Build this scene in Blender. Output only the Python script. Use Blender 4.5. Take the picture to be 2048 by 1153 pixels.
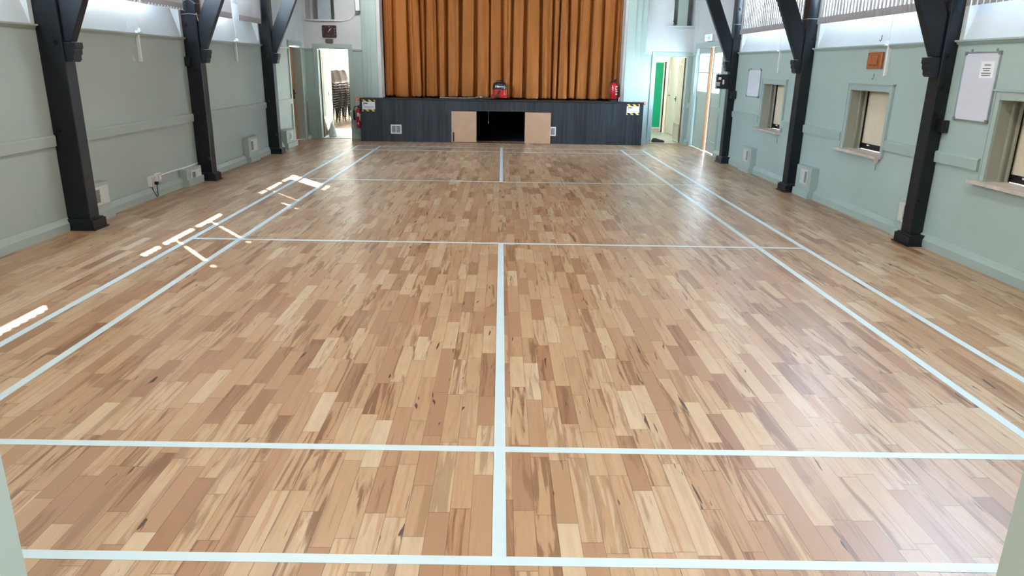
import bpy, bmesh, math, random
from mathutils import Vector, Matrix
random.seed(7)
PI = math.pi
S = bpy.context.scene
C = S.collection
for o in list(bpy.data.objects): bpy.data.objects.remove(o)

# ------------------------------------------------------------------ camera
W_, H_ = 2048, 1153
CAM = (-0.01175, -2.13591, 1.67877); YAW, PITCH, ROLL, FPX = -0.01896, 0.30109, 0.01766, 1431.1
f_ = Vector((-math.sin(YAW)*math.cos(PITCH), math.cos(YAW)*math.cos(PITCH), -math.sin(PITCH)))
r_ = Vector((math.cos(YAW), math.sin(YAW), 0)); u_ = r_.cross(f_)
r2 = r_*math.cos(ROLL) + u_*math.sin(ROLL); u2 = -r_*math.sin(ROLL) + u_*math.cos(ROLL)
cd = bpy.data.cameras.new('camera'); cam = bpy.data.objects.new('camera', cd); C.objects.link(cam)
m = Matrix((r2, u2, -f_)).transposed().to_4x4(); m.translation = Vector(CAM); cam.matrix_world = m
cd.sensor_fit = 'HORIZONTAL'; cd.sensor_width = 36; cd.lens = 36*FPX/W_; cd.clip_start = .05
S.camera = cam

# ------------------------------------------------------------------ light + exposure
S.view_settings.view_transform = 'Standard'; S.view_settings.look = 'None'
S.view_settings.gamma = 1; S.view_settings.use_curve_mapping = False
S.view_settings.exposure = 2.6
SKY = 12.0; SPOT_E = 22
w = bpy.data.worlds.new('sky'); S.world = w; w.use_nodes = True
nt = w.node_tree; nt.nodes.clear()
out = nt.nodes.new('ShaderNodeOutputWorld'); bg = nt.nodes.new('ShaderNodeBackground')
tc = nt.nodes.new('ShaderNodeTexCoord'); sep = nt.nodes.new('ShaderNodeSeparateXYZ')
rp = nt.nodes.new('ShaderNodeValToRGB')
nt.links.new(tc.outputs['Generated'], sep.inputs[0]); nt.links.new(sep.outputs['Z'], rp.inputs[0])
rp.color_ramp.elements[0].position = 0; rp.color_ramp.elements[0].color = (.86, .93, 1, 1)
rp.color_ramp.elements[1].position = .8; rp.color_ramp.elements[1].color = (.42, .66, 1, 1)
nt.links.new(rp.outputs[0], bg.inputs[0]); bg.inputs[1].default_value = SKY
nt.links.new(bg.outputs[0], out.inputs[0])
sl = bpy.data.lights.new('sun', 'SUN'); sl.energy = 13; sl.angle = .009; sl.color = (1, .95, .86)
sun = bpy.data.objects.new('sun', sl); C.objects.link(sun)
sun.rotation_euler = Vector((-1.22, 1.58, 2.34)).to_track_quat('Z', 'Y').to_euler()
sun.location = (-10, 12, 14)
BAYS_L = [(2.0, 5.06), (5.36, 8.36), (8.66, 11.68)]
BAYS_R = [(1.9, 4.88), (5.16, 8.12), (8.42, 11.40)]
WZ0, WZ1 = 2.62, 4.34
for sx, bays in ((-1, BAYS_L), (1, BAYS_R)):
    for (a, b) in bays:
        l = bpy.data.lights.new('window_portal', 'AREA'); l.shape = 'RECTANGLE'
        l.size = b-a; l.size_y = WZ1-WZ0; l.cycles.is_portal = True
        o = bpy.data.objects.new('window_portal', l); C.objects.link(o)
        x = -4.70 if sx < 0 else 4.57
        o.location = (x, (a+b)/2, (WZ0+WZ1)/2)
        o.rotation_euler = (PI/2, 0, -sx*-PI/2) if False else (Vector((sx, 0, 0)).to_track_quat('Z', 'Y').to_euler())
        # Z axis of light points outward -> emission direction (-Z) points into the room

# ------------------------------------------------------------------ materials
def N(nt, t, **k):
    n = nt.nodes.new(t)
    for a, b in k.items(): setattr(n, a, b)
    return n
def mat(name, col, rough=.6, metal=0, spec=.5, noise=0, nscale=8, bump=0, bscale=60, coat=0, sheen=0, emit=None, estr=0, trans=0, stretch=None):
    m = bpy.data.materials.new(name); m.use_nodes = True; nt = m.node_tree; L = nt.links
    p = nt.nodes['Principled BSDF']; p.inputs['Base Color'].default_value = (*col, 1)
    p.inputs['Roughness'].default_value = rough; p.inputs['Metallic'].default_value = metal
    p.inputs['Specular IOR Level'].default_value = spec
    p.inputs['Coat Weight'].default_value = coat; p.inputs['Coat Roughness'].default_value = .12
    if sheen: p.inputs['Sheen Weight'].default_value = sheen; p.inputs['Sheen Roughness'].default_value = .4; p.inputs['Sheen Tint'].default_value = (*col, 1)
    if emit: p.inputs['Emission Color'].default_value = (*emit, 1); p.inputs['Emission Strength'].default_value = estr
    if noise or bump:
        tc = N(nt, 'ShaderNodeTexCoord'); mp = N(nt, 'ShaderNodeMapping')
        L.new(tc.outputs['Object'], mp.inputs[0])
        if stretch: mp.inputs['Scale'].default_value = stretch
    if noise:
        nz = N(nt, 'ShaderNodeTexNoise'); nz.inputs['Scale'].default_value = nscale; nz.inputs['Detail'].default_value = 5
        L.new(mp.outputs[0], nz.inputs['Vector'])
        mx = N(nt, 'ShaderNodeMix', data_type='RGBA'); mx.inputs[0].default_value = 1
        r = N(nt, 'ShaderNodeMapRange'); r.inputs[1].default_value = .3; r.inputs[2].default_value = .7
        L.new(nz.outputs[0], r.inputs[0]); L.new(r.outputs[0], mx.inputs[0])
        mx.inputs[6].default_value = (*[c*(1-noise) for c in col], 1); mx.inputs[7].default_value = (*[min(1, c*(1+noise)) for c in col], 1)
        L.new(mx.outputs[2], p.inputs['Base Color'])
    if bump:
        n2 = N(nt, 'ShaderNodeTexNoise'); n2.inputs['Scale'].default_value = bscale; n2.inputs['Detail'].default_value = 3
        L.new(mp.outputs[0], n2.inputs['Vector'])
        b = N(nt, 'ShaderNodeBump'); b.inputs['Strength'].default_value = bump; b.inputs['Distance'].default_value = .004
        L.new(n2.outputs[0], b.inputs['Height']); L.new(b.outputs[0], p.inputs['Normal'])
    if trans:
        t = N(nt, 'ShaderNodeBsdfTranslucent'); t.inputs[0].default_value = (*col, 1)
        ms = N(nt, 'ShaderNodeMixShader'); ms.inputs[0].default_value = trans
        L.new(p.outputs[0], ms.inputs[1]); L.new(t.outputs[0], ms.inputs[2])
        L.new(ms.outputs[0], nt.nodes['Material Output'].inputs[0])
    return m
def glass_mat():
    m = bpy.data.materials.new('window_glass'); m.use_nodes = True; nt = m.node_tree; nt.nodes.clear()
    o = N(nt, 'ShaderNodeOutputMaterial'); t = N(nt, 'ShaderNodeBsdfTransparent'); g = N(nt, 'ShaderNodeBsdfGlossy')
    t.inputs[0].default_value = (.93, .96, .97, 1); g.inputs['Roughness'].default_value = .02
    lw = N(nt, 'ShaderNodeLayerWeight'); lw.inputs[0].default_value = .5; ms = N(nt, 'ShaderNodeMixShader')
    pw = N(nt, 'ShaderNodeMath', operation='POWER'); nt.links.new(lw.outputs['Facing'], pw.inputs[0]); pw.inputs[1].default_value = 5
    fr = N(nt, 'ShaderNodeMath', operation='MULTIPLY_ADD'); nt.links.new(pw.outputs[0], fr.inputs[0]); fr.inputs[1].default_value = .85; fr.inputs[2].default_value = .04
    nt.links.new(fr.outputs[0], ms.inputs[0]); nt.links.new(t.outputs[0], ms.inputs[1]); nt.links.new(g.outputs[0], ms.inputs[2])
    nt.links.new(ms.outputs[0], o.inputs[0]); return m
def floor_mat():
    m = bpy.data.materials.new('maple_strip_floor'); m.use_nodes = True; nt = m.node_tree; L = nt.links
    p = nt.nodes['Principled BSDF']
    def M(op, a, b=None, c=None, clamp=False):
        n = N(nt, 'ShaderNodeMath', operation=op, use_clamp=clamp)
        for i, v in enumerate((a, b, c)):
            if v is None: continue
            if isinstance(v, (int, float)): n.inputs[i].default_value = v
            else: L.new(v, n.inputs[i])
        return n.outputs[0]
    def MR(v, a, b, c=0., d=1., smooth=False):
        n = N(nt, 'ShaderNodeMapRange'); n.interpolation_type = 'SMOOTHSTEP' if smooth else 'LINEAR'
        L.new(v, n.inputs[0])
        for i, q in enumerate((a, b, c, d)): n.inputs[i+1].default_value = q
        return n.outputs[0]
    def MIX(f, a, b, mode='MIX'):
        n = N(nt, 'ShaderNodeMix', data_type='RGBA'); n.blend_type = mode
        if isinstance(f, (int, float)): n.inputs[0].default_value = f
        else: L.new(f, n.inputs[0])
        for i, v in ((6, a), (7, b)):
            if isinstance(v, tuple): n.inputs[i].default_value = (*v, 1)
            else: L.new(v, n.inputs[i])
        return n.outputs[2]
    g = N(nt, 'ShaderNodeNewGeometry'); sx = N(nt, 'ShaderNodeSeparateXYZ'); L.new(g.outputs['Position'], sx.inputs[0])
    X, Y = sx.outputs[0], sx.outputs[1]
    xs = M('DIVIDE', M('ADD', X, 0.028), .083); i = M('FLOOR', xs); fx = M('FRACT', xs)
    wn = N(nt, 'ShaderNodeTexWhiteNoise', noise_dimensions='1D'); L.new(i, wn.inputs['W'])
    yy = M('ADD', M('DIVIDE', Y, .48), M('MULTIPLY', wn.outputs[0], 371.))
    v = N(nt, 'ShaderNodeTexVoronoi', voronoi_dimensions='1D', feature='F1'); L.new(yy, v.inputs['W']); v.inputs['Scale'].default_value = 1; v.inputs['Randomness'].default_value = .75
    ve = N(nt, 'ShaderNodeTexVoronoi', voronoi_dimensions='1D', feature='DISTANCE_TO_EDGE'); L.new(yy, ve.inputs['W']); ve.inputs['Scale'].default_value = 1; ve.inputs['Randomness'].default_value = .75
    sc = N(nt, 'ShaderNodeSeparateColor'); L.new(v.outputs['Color'], sc.inputs[0])
    R, G, B = sc.outputs
    def noise(ax, ay, off, scale=1, detail=4, dist=0, rough=.5):
        cx = N(nt, 'ShaderNodeCombineXYZ')
        L.new(M('MULTIPLY', X, ax), cx.inputs[0]); L.new(M('MULTIPLY', Y, ay), cx.inputs[1]); L.new(M('MULTIPLY', off, 97.), cx.inputs[2])
        n = N(nt, 'ShaderNodeTexNoise'); n.inputs['Scale'].default_value = scale; n.inputs['Detail'].default_value = detail
        n.inputs['Distortion'].default_value = dist; n.inputs['Roughness'].default_value = rough
        L.new(cx.outputs[0], n.inputs['Vector']); return n.outputs[0]
    cr = N(nt, 'ShaderNodeValToRGB'); L.new(R, cr.inputs[0]); e = cr.color_ramp; e.interpolation = 'LINEAR'
    cols = [(0, (.24, .115, .05)), (.12, (.35, .19, .095)), (.35, (.425, .258, .135)), (.6, (.475, .308, .168)), (.85, (.525, .368, .215)), (1, (.58, .445, .29))]
    e.elements[0].position = 0; e.elements[0].color = (*cols[0][1], 1); e.elements[1].position = 1; e.elements[1].color = (*cols[-1][1], 1)
    for q, c in cols[1:-1]: el = e.elements.new(q); el.color = (*c, 1)
    base = MIX(M('MULTIPLY', B, .35), cr.outputs[0], (.43, .245, .14))       # pinkish boards
    # fine grain
    gr = noise(60, 3.5, R, detail=5)
    base = MIX(MR(gr, .35, .68, 0, .30), base, (.34, .20, .12))
    # mottling within a board
    mo = noise(9, 3.0, B, detail=3, dist=1.2)
    base = MIX(MR(mo, .45, .75, 0, .38), base, (.37, .20, .11))
    # brown heart streaks, only in some boards
    st = noise(22, 1.5, G, detail=6, dist=.9, rough=.6)
    amt = MR(G, .25, .9, 0, 1)
    base = MIX(M('MULTIPLY', MR(st, .49, .60, 0, 1, True), M('MULTIPLY', amt, .85)), base, (.17, .075, .03))
    s3 = noise(30, 1.1, R, detail=4, dist=1.5); base = MIX(M('MULTIPLY', MR(s3, .54, .62, 0, 1, True), M('MULTIPLY', MR(B, .4, .9), .55)), base, (.36, .175, .065))
    # black flecks
    fl = noise(34, 3.6, B, detail=2, dist=.6)
    base = MIX(MR(fl, .70, .74, 0, .92, True), base, (.05, .025, .015))
    # joints
    j1 = M('MINIMUM', fx, M('SUBTRACT', 1, fx)); side = MR(j1, .0, .024, .9, 0, True)
    jn = noise(1.5, 2.5, G, detail=1)
    side = M('MULTIPLY', side, MR(jn, .35, .65, .35, 1.25))
    end = MR(ve.outputs['Distance'], 0, .008, .55, 0, True)
    base = MIX(M('MAXIMUM', side, end, clamp=True), base, (.07, .04, .022))
    L.new(base, p.inputs['Base Color'])
    # lacquer: faintly wavy satin
    rz = noise(2.2, 1.4, wn.outputs[0], detail=3)
    p.inputs['Roughness'].default_value = .34
    p.inputs['Specular IOR Level'].default_value = .5
    b = N(nt, 'ShaderNodeBump'); b.inputs['Strength'].default_value = .35; b.inputs['Distance'].default_value = .0025
    hh = M('ADD', M('MULTIPLY', noise(14, 14, wn.outputs[0], detail=2), .5), M('MULTIPLY', R, .15)); L.new(hh, b.inputs['Height']); L.new(b.outputs[0], p.inputs['Normal'])
    return m
def plank_mat(name, axis, width, c1, c2, rough, streak=.5, line=.5, sc=(30, 2)):
    """vertical boards: axis 0 = boards counted along X"""
    m = bpy.data.materials.new(name); m.use_nodes = True; nt = m.node_tree; L = nt.links; p = nt.nodes['Principled BSDF']
    g = N(nt, 'ShaderNodeNewGeometry'); sx = N(nt, 'ShaderNodeSeparateXYZ'); L.new(g.outputs['Position'], sx.inputs[0])
    d = N(nt, 'ShaderNodeMath', operation='DIVIDE'); L.new(sx.outputs[axis], d.inputs[0]); d.inputs[1].default_value = width
    fl = N(nt, 'ShaderNodeMath', operation='FLOOR'); L.new(d.outputs[0], fl.inputs[0])
    fr = N(nt, 'ShaderNodeMath', operation='FRACT'); L.new(d.outputs[0], fr.inputs[0])
    wn = N(nt, 'ShaderNodeTexWhiteNoise', noise_dimensions='1D'); L.new(fl.outputs[0], wn.inputs['W'])
    cx = N(nt, 'ShaderNodeCombineXYZ'); a = N(nt, 'ShaderNodeMath', operation='MULTIPLY'); L.new(sx.outputs[axis], a.inputs[0]); a.inputs[1].default_value = sc[0]
    bz = N(nt, 'ShaderNodeMath', operation='MULTIPLY'); L.new(sx.outputs[2], bz.inputs[0]); bz.inputs[1].default_value = sc[1]
    o = N(nt, 'ShaderNodeMath', operation='MULTIPLY'); L.new(wn.outputs[0], o.inputs[0]); o.inputs[1].default_value = 50
    L.new(a.outputs[0], cx.inputs[0]); L.new(bz.outputs[0], cx.inputs[1]); L.new(o.outputs[0], cx.inputs[2])
    nz = N(nt, 'ShaderNodeTexNoise'); nz.inputs['Scale'].default_value = 1; nz.inputs['Detail'].default_value = 5; L.new(cx.outputs[0], nz.inputs[0])
    mx = N(nt, 'ShaderNodeMath', operation='MULTIPLY_ADD'); L.new(nz.outputs[0], mx.inputs[0]); mx.inputs[1].default_value = streak*2; 
    w1 = N(nt, 'ShaderNodeMath', operation='MULTIPLY_ADD'); L.new(wn.outputs[0], w1.inputs[0]); w1.inputs[1].default_value = 1-streak*.6; w1.inputs[2].default_value = -streak*.7
    L.new(w1.outputs[0], mx.inputs[2]); mx.use_clamp = True
    c = N(nt, 'ShaderNodeMix', data_type='RGBA'); L.new(mx.outputs[0], c.inputs[0]); c.inputs[6].default_value = (*c1, 1); c.inputs[7].default_value = (*c2, 1)
    mn = N(nt, 'ShaderNodeMapRange'); L.new(fr.outputs[0], mn.inputs[0]); mn.inputs[1].default_value = 0; mn.inputs[2].default_value = .035; mn.inputs[3].default_value = line; mn.inputs[4].default_value = 0
    c2_ = N(nt, 'ShaderNodeMix', data_type='RGBA'); L.new(mn.outputs[0], c2_.inputs[0]); L.new(c.outputs[2], c2_.inputs[6]); c2_.inputs[7].default_value = (.006, .006, .007, 1)
    L.new(c2_.outputs[2], p.inputs['Base Color']); p.inputs['Roughness'].default_value = rough
    return m
SAGE = mat('sage_paint', (.39, .485, .445), .42, noise=.035, nscale=1.3, bump=.15, bscale=25)
SAGE_SHADED = mat('sage_paint_shaded_left', (.36, .405, .365), .42, noise=.05, nscale=1.1, bump=.15, bscale=25)  # same sage paint; the left side's duller light is put into the colour
SAGED = mat('sage_gloss_paint', (.37, .46, .425), .38, noise=.03, nscale=2)
WHITE = mat('white_wall_paint', (.59, .61, .61), .6, noise=.04, nscale=1.7, bump=.25, bscale=12)
CEIL = mat('ceiling_paint', (.82, .82, .80), .8, noise=.02)
BLACK = mat('black_beam_paint', (.006, .0088, .013), .38, spec=.38, bump=.3, bscale=9, stretch=(1, 1, .25), noise=.3, nscale=3)
LINE = mat('pale_court_paint', (.53, .63, .65), .38, noise=.03, nscale=9)
FLOOR = floor_mat()
GLASS = glass_mat()
VINYL = mat('grey_vinyl', (.42, .47, .42), .35, noise=.06, nscale=3)
LAM = plank_mat('dark_laminate', 0, .148, (.007, .009, .012), (.040, .048, .057), .42, streak=.95, sc=(26, 1.1))
NOSE = mat('stage_edge_black', (.012, .013, .015), .45, noise=.3, nscale=15)
DARK = mat('void_black', (.004, .004, .004), .9, noise=.2)
MDF = mat('raw_mdf', (.52, .315, .19), .7, noise=.05, nscale=6)
CURT = mat('rust_velvet', (.37, .122, .019), .8, noise=.07, nscale=3, sheen=.5, stretch=(1, 1, .4), bump=.1, bscale=150)
SLAT = mat('blind_fabric', (.50, .46, .44), .85, noise=.08, nscale=30, trans=.05)
POCK = mat('blind_hem', (.36, .32, .31), .8, noise=.08)
CHAIN = mat('bead_chain', (.7, .68, .62), .4, noise=.05)
VENTP = mat('cream_vent_plate', (.60, .58, .52), .45, noise=.04)
PVC = mat('white_plastic', (.78, .78, .76), .35, noise=.02)
ALU = mat('brushed_aluminium', (.45, .50, .54), .35, metal=.8, noise=.1, nscale=20)
STEEL = mat('kick_plate_steel', (.55, .50, .46), .22, metal=.9, noise=.1, nscale=6)
WB = mat('whiteboard_face', (.66, .67, .73), .25, noise=.02)
PAPER = mat('paper', (.82, .82, .84), .7, noise=.02)
INK = mat('ink', (.02, .02, .03), .6, noise=.1)
CREAM = mat('cream_shutter', (.68, .58, .42), .75, noise=.04, nscale=4)
TAUPE = mat('reveal_taupe', (.33, .33, .27), .5, noise=.06, nscale=3)
SILL = mat('weathered_sill', (.56, .48, .42), .55, noise=.15, nscale=14)
GREY = mat('grille_grey', (.22, .22, .21), .6, noise=.1)
OAK = plank_mat('oak_door', 1, .3, (.42, .16, .045), (.62, .27, .085), .4, line=.1, sc=(30, 2))
OAKP = mat('orange_oak', (.36, .115, .035), .35, noise=.25, nscale=10, stretch=(1, 1, 4))
DKWOOD = mat('dark_wood_edge', (.17, .085, .045), .5, noise=.2, nscale=9)
CRD = mat('cream_door_paint', (.70, .66, .54), .4, noise=.04)
RED = mat('extinguisher_red', (.55, .012, .015), .22, noise=.05, coat=.4)
RBLK = mat('black_plastic', (.010, .010, .011), .3, noise=.1)
HOSE = mat('black_hose', (.014, .013, .014), .45, noise=.1)
VRED = mat('vacuum_red', (.50, .022, .018), .28, noise=.04)
YEL = mat('hazard_yellow', (.75, .58, .08), .5, noise=.05)
SIGNR = mat('sign_red', (.55, .05, .03), .5, noise=.05)
CLK = mat('mahogany_clock_face', (.045, .016, .013), .3, noise=.3, nscale=12)
GREEN = mat('green_panel', (.0, .42, .22), .5, noise=.04)
SHELL = mat('chair_shell_brown_grey', (.19, .165, .155), .4, noise=.08)
LEGM = mat('chair_leg_black', (.014, .014, .014), .4, noise=.1)
BRICKW = mat('painted_brick', (.80, .79, .70), .7, noise=.05, nscale=5, bump=.4, bscale=14)
PALEB = mat('pale_blue_paint', (.62, .76, .80), .6, noise=.03)
BAG = mat('white_bag', (.75, .75, .75), .5, noise=.06, trans=.2)
LEATH = mat('dark_brown_leather', (.035, .018, .012), .5, noise=.3)
ASPH = mat('pale_paving', (.45, .43, .40), .9, noise=.15, nscale=2)
HBOARD = mat('blue_grey_board', (.42, .49, .54), .5, noise=.05)
EXITM = mat('exit_lit_face', (.7, .95, .95), .4, noise=.02, emit=(.55, .95, 1.0), estr=.3)
EXITG = mat('exit_green', (.0, .28, .2), .4, noise=.05)
LAMPM = mat('added_lamp_diffuser', (.9, .9, .9), .4, noise=.02, emit=(1, .97, .9), estr=1.5)

# ------------------------------------------------------------------ mesh helpers
class MB:
    def __init__(s, org=(0, 0, 0)):
        s.bm = bmesh.new(); s.o = Vector(org); s.mi = 0
    def _n(s, n0):
        s.bm.faces.ensure_lookup_table()
        for f in s.bm.faces[n0:]: f.material_index = s.mi
    def box(s, x0, x1, y0, y1, z0, z1):
        n = len(s.bm.faces); v = [s.bm.verts.new(Vector(p)-s.o) for p in
            ((x0,y0,z0),(x1,y0,z0),(x1,y1,z0),(x0,y1,z0),(x0,y0,z1),(x1,y0,z1),(x1,y1,z1),(x0,y1,z1))]
        for f in ((3,2,1,0),(4,5,6,7),(0,1,5,4),(1,2,6,5),(2,3,7,6),(3,0,4,7)): s.bm.faces.new([v[i] for i in f])
        s._n(n); return s
    def prism(s, pts, d):
        """pts: 3D polygon, d: extrusion vector"""
        n = len(s.bm.faces); d = Vector(d); a = [s.bm.verts.new(Vector(p)-s.o) for p in pts]; b = [s.bm.verts.new(Vector(p)-s.o+d) for p in pts]
        k = len(pts); s.bm.faces.new(a[::-1]); s.bm.faces.new(b)
        for i in range(k): s.bm.faces.new((a[i], a[(i+1) % k], b[(i+1) % k], b[i]))
        s._n(n); return s
    def cyl(s, p, q, r, r2=None, n=16):
        return s.tube([p, q], r, n, r2)
    def tube(s, pts, r, n=8, rend=None, rs=None):
        k0 = len(s.bm.faces); P = [Vector(p)-s.o for p in pts]; rings = []
        up = Vector((0, 0, 1))
        for i, p in enumerate(P):
            t = (P[min(i+1, len(P)-1)]-P[max(i-1, 0)]).normalized()
            a = t.cross(up)
            if a.length < .05: a = t.cross(Vector((1, 0, 0)))
            a.normalize(); b = t.cross(a).normalized(); up = a.cross(t)*1.0 if False else up
            rr = rs[i] if rs else (r if rend is None else r+(rend-r)*i/(len(P)-1))
            rings.append([s.bm.verts.new(p+a*rr*math.cos(2*PI*j/n)+b*rr*math.sin(2*PI*j/n)) for j in range(n)])
        for i in range(len(rings)-1):
            for j in range(n): s.bm.faces.new((rings[i][j], rings[i][(j+1) % n], rings[i+1][(j+1) % n], rings[i+1][j]))
        s.bm.faces.new(rings[0][::-1]); s.bm.faces.new(rings[-1]); s._n(k0); return s
    def lathe(s, c, prof, n=24):
        k0 = len(s.bm.faces); c = Vector(c)-s.o
        R = [[s.bm.verts.new(c+Vector((r*math.cos(2*PI*j/n), r*math.sin(2*PI*j/n), z))) for j in range(n)] for r, z in prof]
        for i in range(len(R)-1):
            for j in range(n): s.bm.faces.new((R[i][j], R[i][(j+1) % n], R[i+1][(j+1) % n], R[i+1][j]))
        s.bm.faces.new(R[0][::-1]); s.bm.faces.new(R[-1]); s._n(k0); return s
    def build(s, name, mats, parent=None, smooth=False, bevel=0):
        bmesh.ops.recalc_face_normals(s.bm, faces=s.bm.faces)
        me = bpy.data.meshes.new(name); s.bm.to_mesh(me); s.bm.free()
        for m_ in (mats if isinstance(mats, (list, tuple)) else [mats]): me.materials.append(m_)
        if smooth:
            for p in me.polygons: p.use_smooth = True
        o = bpy.data.objects.new(name, me); C.objects.link(o)
        if parent: o.parent = parent
        else: o.location = s.o
        if bevel:
            b = o.modifiers.new('bevel', 'BEVEL'); b.width = bevel; b.segments = 2; b.limit_method = 'ANGLE'
        if smooth:
            try:
                me.set_sharp_from_angle(angle=math.radians(40))
            except Exception: pass
        return o
def tag(o, label=None, cat=None, group=None, kind=None):
    if label: o['label'] = label
    if cat: o['category'] = cat
    if group: o['group'] = group
    if kind: o['kind'] = kind
    return o
def thing(name, label, cat, loc, group=None):
    o = bpy.data.objects.new(name, None); C.objects.link(o); o.location = loc; o.empty_display_size = .1
    return tag(o, label, cat, group)
def struct(name, mb, m, label=None, parent=None, **k):
    o = mb.build(name, m, parent, **k)
    if not parent: o['kind'] = 'structure'
    if label: o['label'] = label
    return o
def copy_tree(o, parent=None):
    c = o.copy(); C.objects.link(c); c.parent = parent
    for ch in list(o.children): copy_tree(ch, c)
    return c
def text(name, s, size, loc, rot, m, parent, org, ext=.0006):
    cu = bpy.data.curves.new(name, 'FONT'); cu.body = s; cu.size = size; cu.extrude = ext; cu.align_x = 'CENTER'; cu.align_y = 'CENTER'
    t = bpy.data.objects.new(name, cu); C.objects.link(t)
    bpy.context.view_layer.update()
    me = bpy.data.meshes.new_from_object(t.evaluated_get(bpy.context.evaluated_depsgraph_get()))
    bpy.data.objects.remove(t); me.materials.clear(); me.materials.append(m)
    o = bpy.data.objects.new(name, me); C.objects.link(o)
    o.parent = parent; o.location = Vector(loc)-Vector(org); o.rotation_euler = rot
    return o
def wall(name, axis, a0, a1, u0, u1, z0, z1, holes, split, mats, label=None):
    """wall slab; axis 'x': spans a0..a1 in X, runs along Y; axis 'y': the other way. holes (u0,u1,z0,z1)"""
    us = sorted({u0, u1, *[h[0] for h in holes], *[h[1] for h in holes]}); us = [u for u in us if u0 <= u <= u1]
    zs = sorted({z0, z1, split, *[h[2] for h in holes], *[h[3] for h in holes]}); zs = [z for z in zs if z0 <= z <= z1]
    mb = MB()
    for i in range(len(us)-1):
        j = 0
        while j < len(zs)-1:
            uc, zc = (us[i]+us[i+1])/2, (zs[j]+zs[j+1])/2
            if not any(h[0] < uc < h[1] and h[2] < zc < h[3] for h in holes):
                mb.mi = 0 if zc < split else 1
                if axis == 'x': mb.box(a0, a1, us[i], us[i+1], zs[j], zs[j+1])
                else: mb.box(us[i], us[i+1], a0, a1, zs[j], zs[j+1])
            j += 1
    bmesh.ops.remove_doubles(mb.bm, verts=mb.bm.verts, dist=1e-5)
    # drop internal faces
    seen = {}
    for f in list(mb.bm.faces):
        k = frozenset(v.index for v in f.verts) if False else tuple(sorted((round(v.co.x, 4), round(v.co.y, 4), round(v.co.z, 4)) for v in f.verts))
        seen.setdefault(k, []).append(f)
    dele = [f for fs in seen.values() if len(fs) > 1 for f in fs]
    if dele: bmesh.ops.delete(mb.bm, geom=dele, context='FACES')
    return struct(name, mb, mats, label)

# ------------------------------------------------------------------ shell
XL, XR, YB, YF = -4.43, 4.30, 14.80, -1.20
RAIL = 1.975
struct('floor', MB().box(-4.75, 4.75, -3.6, 14.82, -.12, 0), FLOOR, 'maple strip floor with short boards running towards the stage')
hatches = [(3.28, 4.17), (6.01, 6.92), (9.08, 9.97)]
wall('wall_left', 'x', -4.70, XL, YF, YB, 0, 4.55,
     [(a, b, RAIL, WZ1) for a, b in BAYS_L] + [(13.55, 14.40, 0, 2.02)], RAIL, [SAGE_SHADED, WHITE], 'left wall, sage below a rail and white above')
wall('wall_right', 'x', XR, 4.66, YF, YB, 0, 4.55,
     [(a, b, RAIL, WZ1) for a, b in BAYS_R] + [(a, b, .731, 1.47) for a, b in hatches] + [(12.45, 14.40, 0, 2.12)], RAIL, [SAGE, WHITE], 'right wall with serving hatches, sage below a rail and white above')
wall('wall_back', 'y', YB, 15.0, -4.70, 4.66, 0, 6.3,
     [(-4.16, -3.45, 0, 1.99), (3.47, 4.23, 0, 1.95), (-2.72, 2.78, 0, 4.2), (-4.36, -3.72, 2.60, 3.6), (3.80, 4.27, 2.60, 3.6)], RAIL, [SAGE, WHITE], 'back wall around the stage opening and two doorways')
wall('wall_front', 'y', -1.40, YF, -4.70, 4.66, 0, 6.3, [(-.775, .82, 0, 2.17)], RAIL, [SAGE, WHITE], 'near wall with the doorway the photo looks through')
struct('trim_1', MB().box(-.775, -.752, -1.42, -1.18, 0, 2.17).box(.797, .82, -1.42, -1.18, 0, 2.17).box(-.752, .797, -1.42, -1.18, 2.15, 2.17), SAGED, 'sage jamb lining of the near doorway')
# entrance passage around the viewpoint
struct('wall_entrance_left', MB().box(-1.7, -1.55, -3.6, -1.4, 0, 2.6), WHITE); struct('wall_entrance_right', MB().box(1.55, 1.7, -3.6, -1.4, 0, 2.6), WHITE)
struct('wall_entrance_back', MB().box(-1.7, 1.7, -3.75, -3.6, 0, 2.6), WHITE); struct('ceiling_entrance', MB().box(-1.7, 1.7, -3.75, -1.4, 2.6, 2.7), CEIL)
# ceiling: two slopes
mb = MB(); mb.prism([(-4.70, -1.4, 4.55), (0, -1.4, 6.3), (0, -1.4, 6.42), (-4.70, -1.4, 4.67)], (0, 16.4, 0))
mb.prism([(4.66, -1.4, 4.55), (0, -1.4, 6.3), (0, -1.4, 6.42), (4.66, -1.4, 4.67)], (0, 16.4, 0))
struct('ceiling', mb, CEIL, 'sloping white ceiling')
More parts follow.
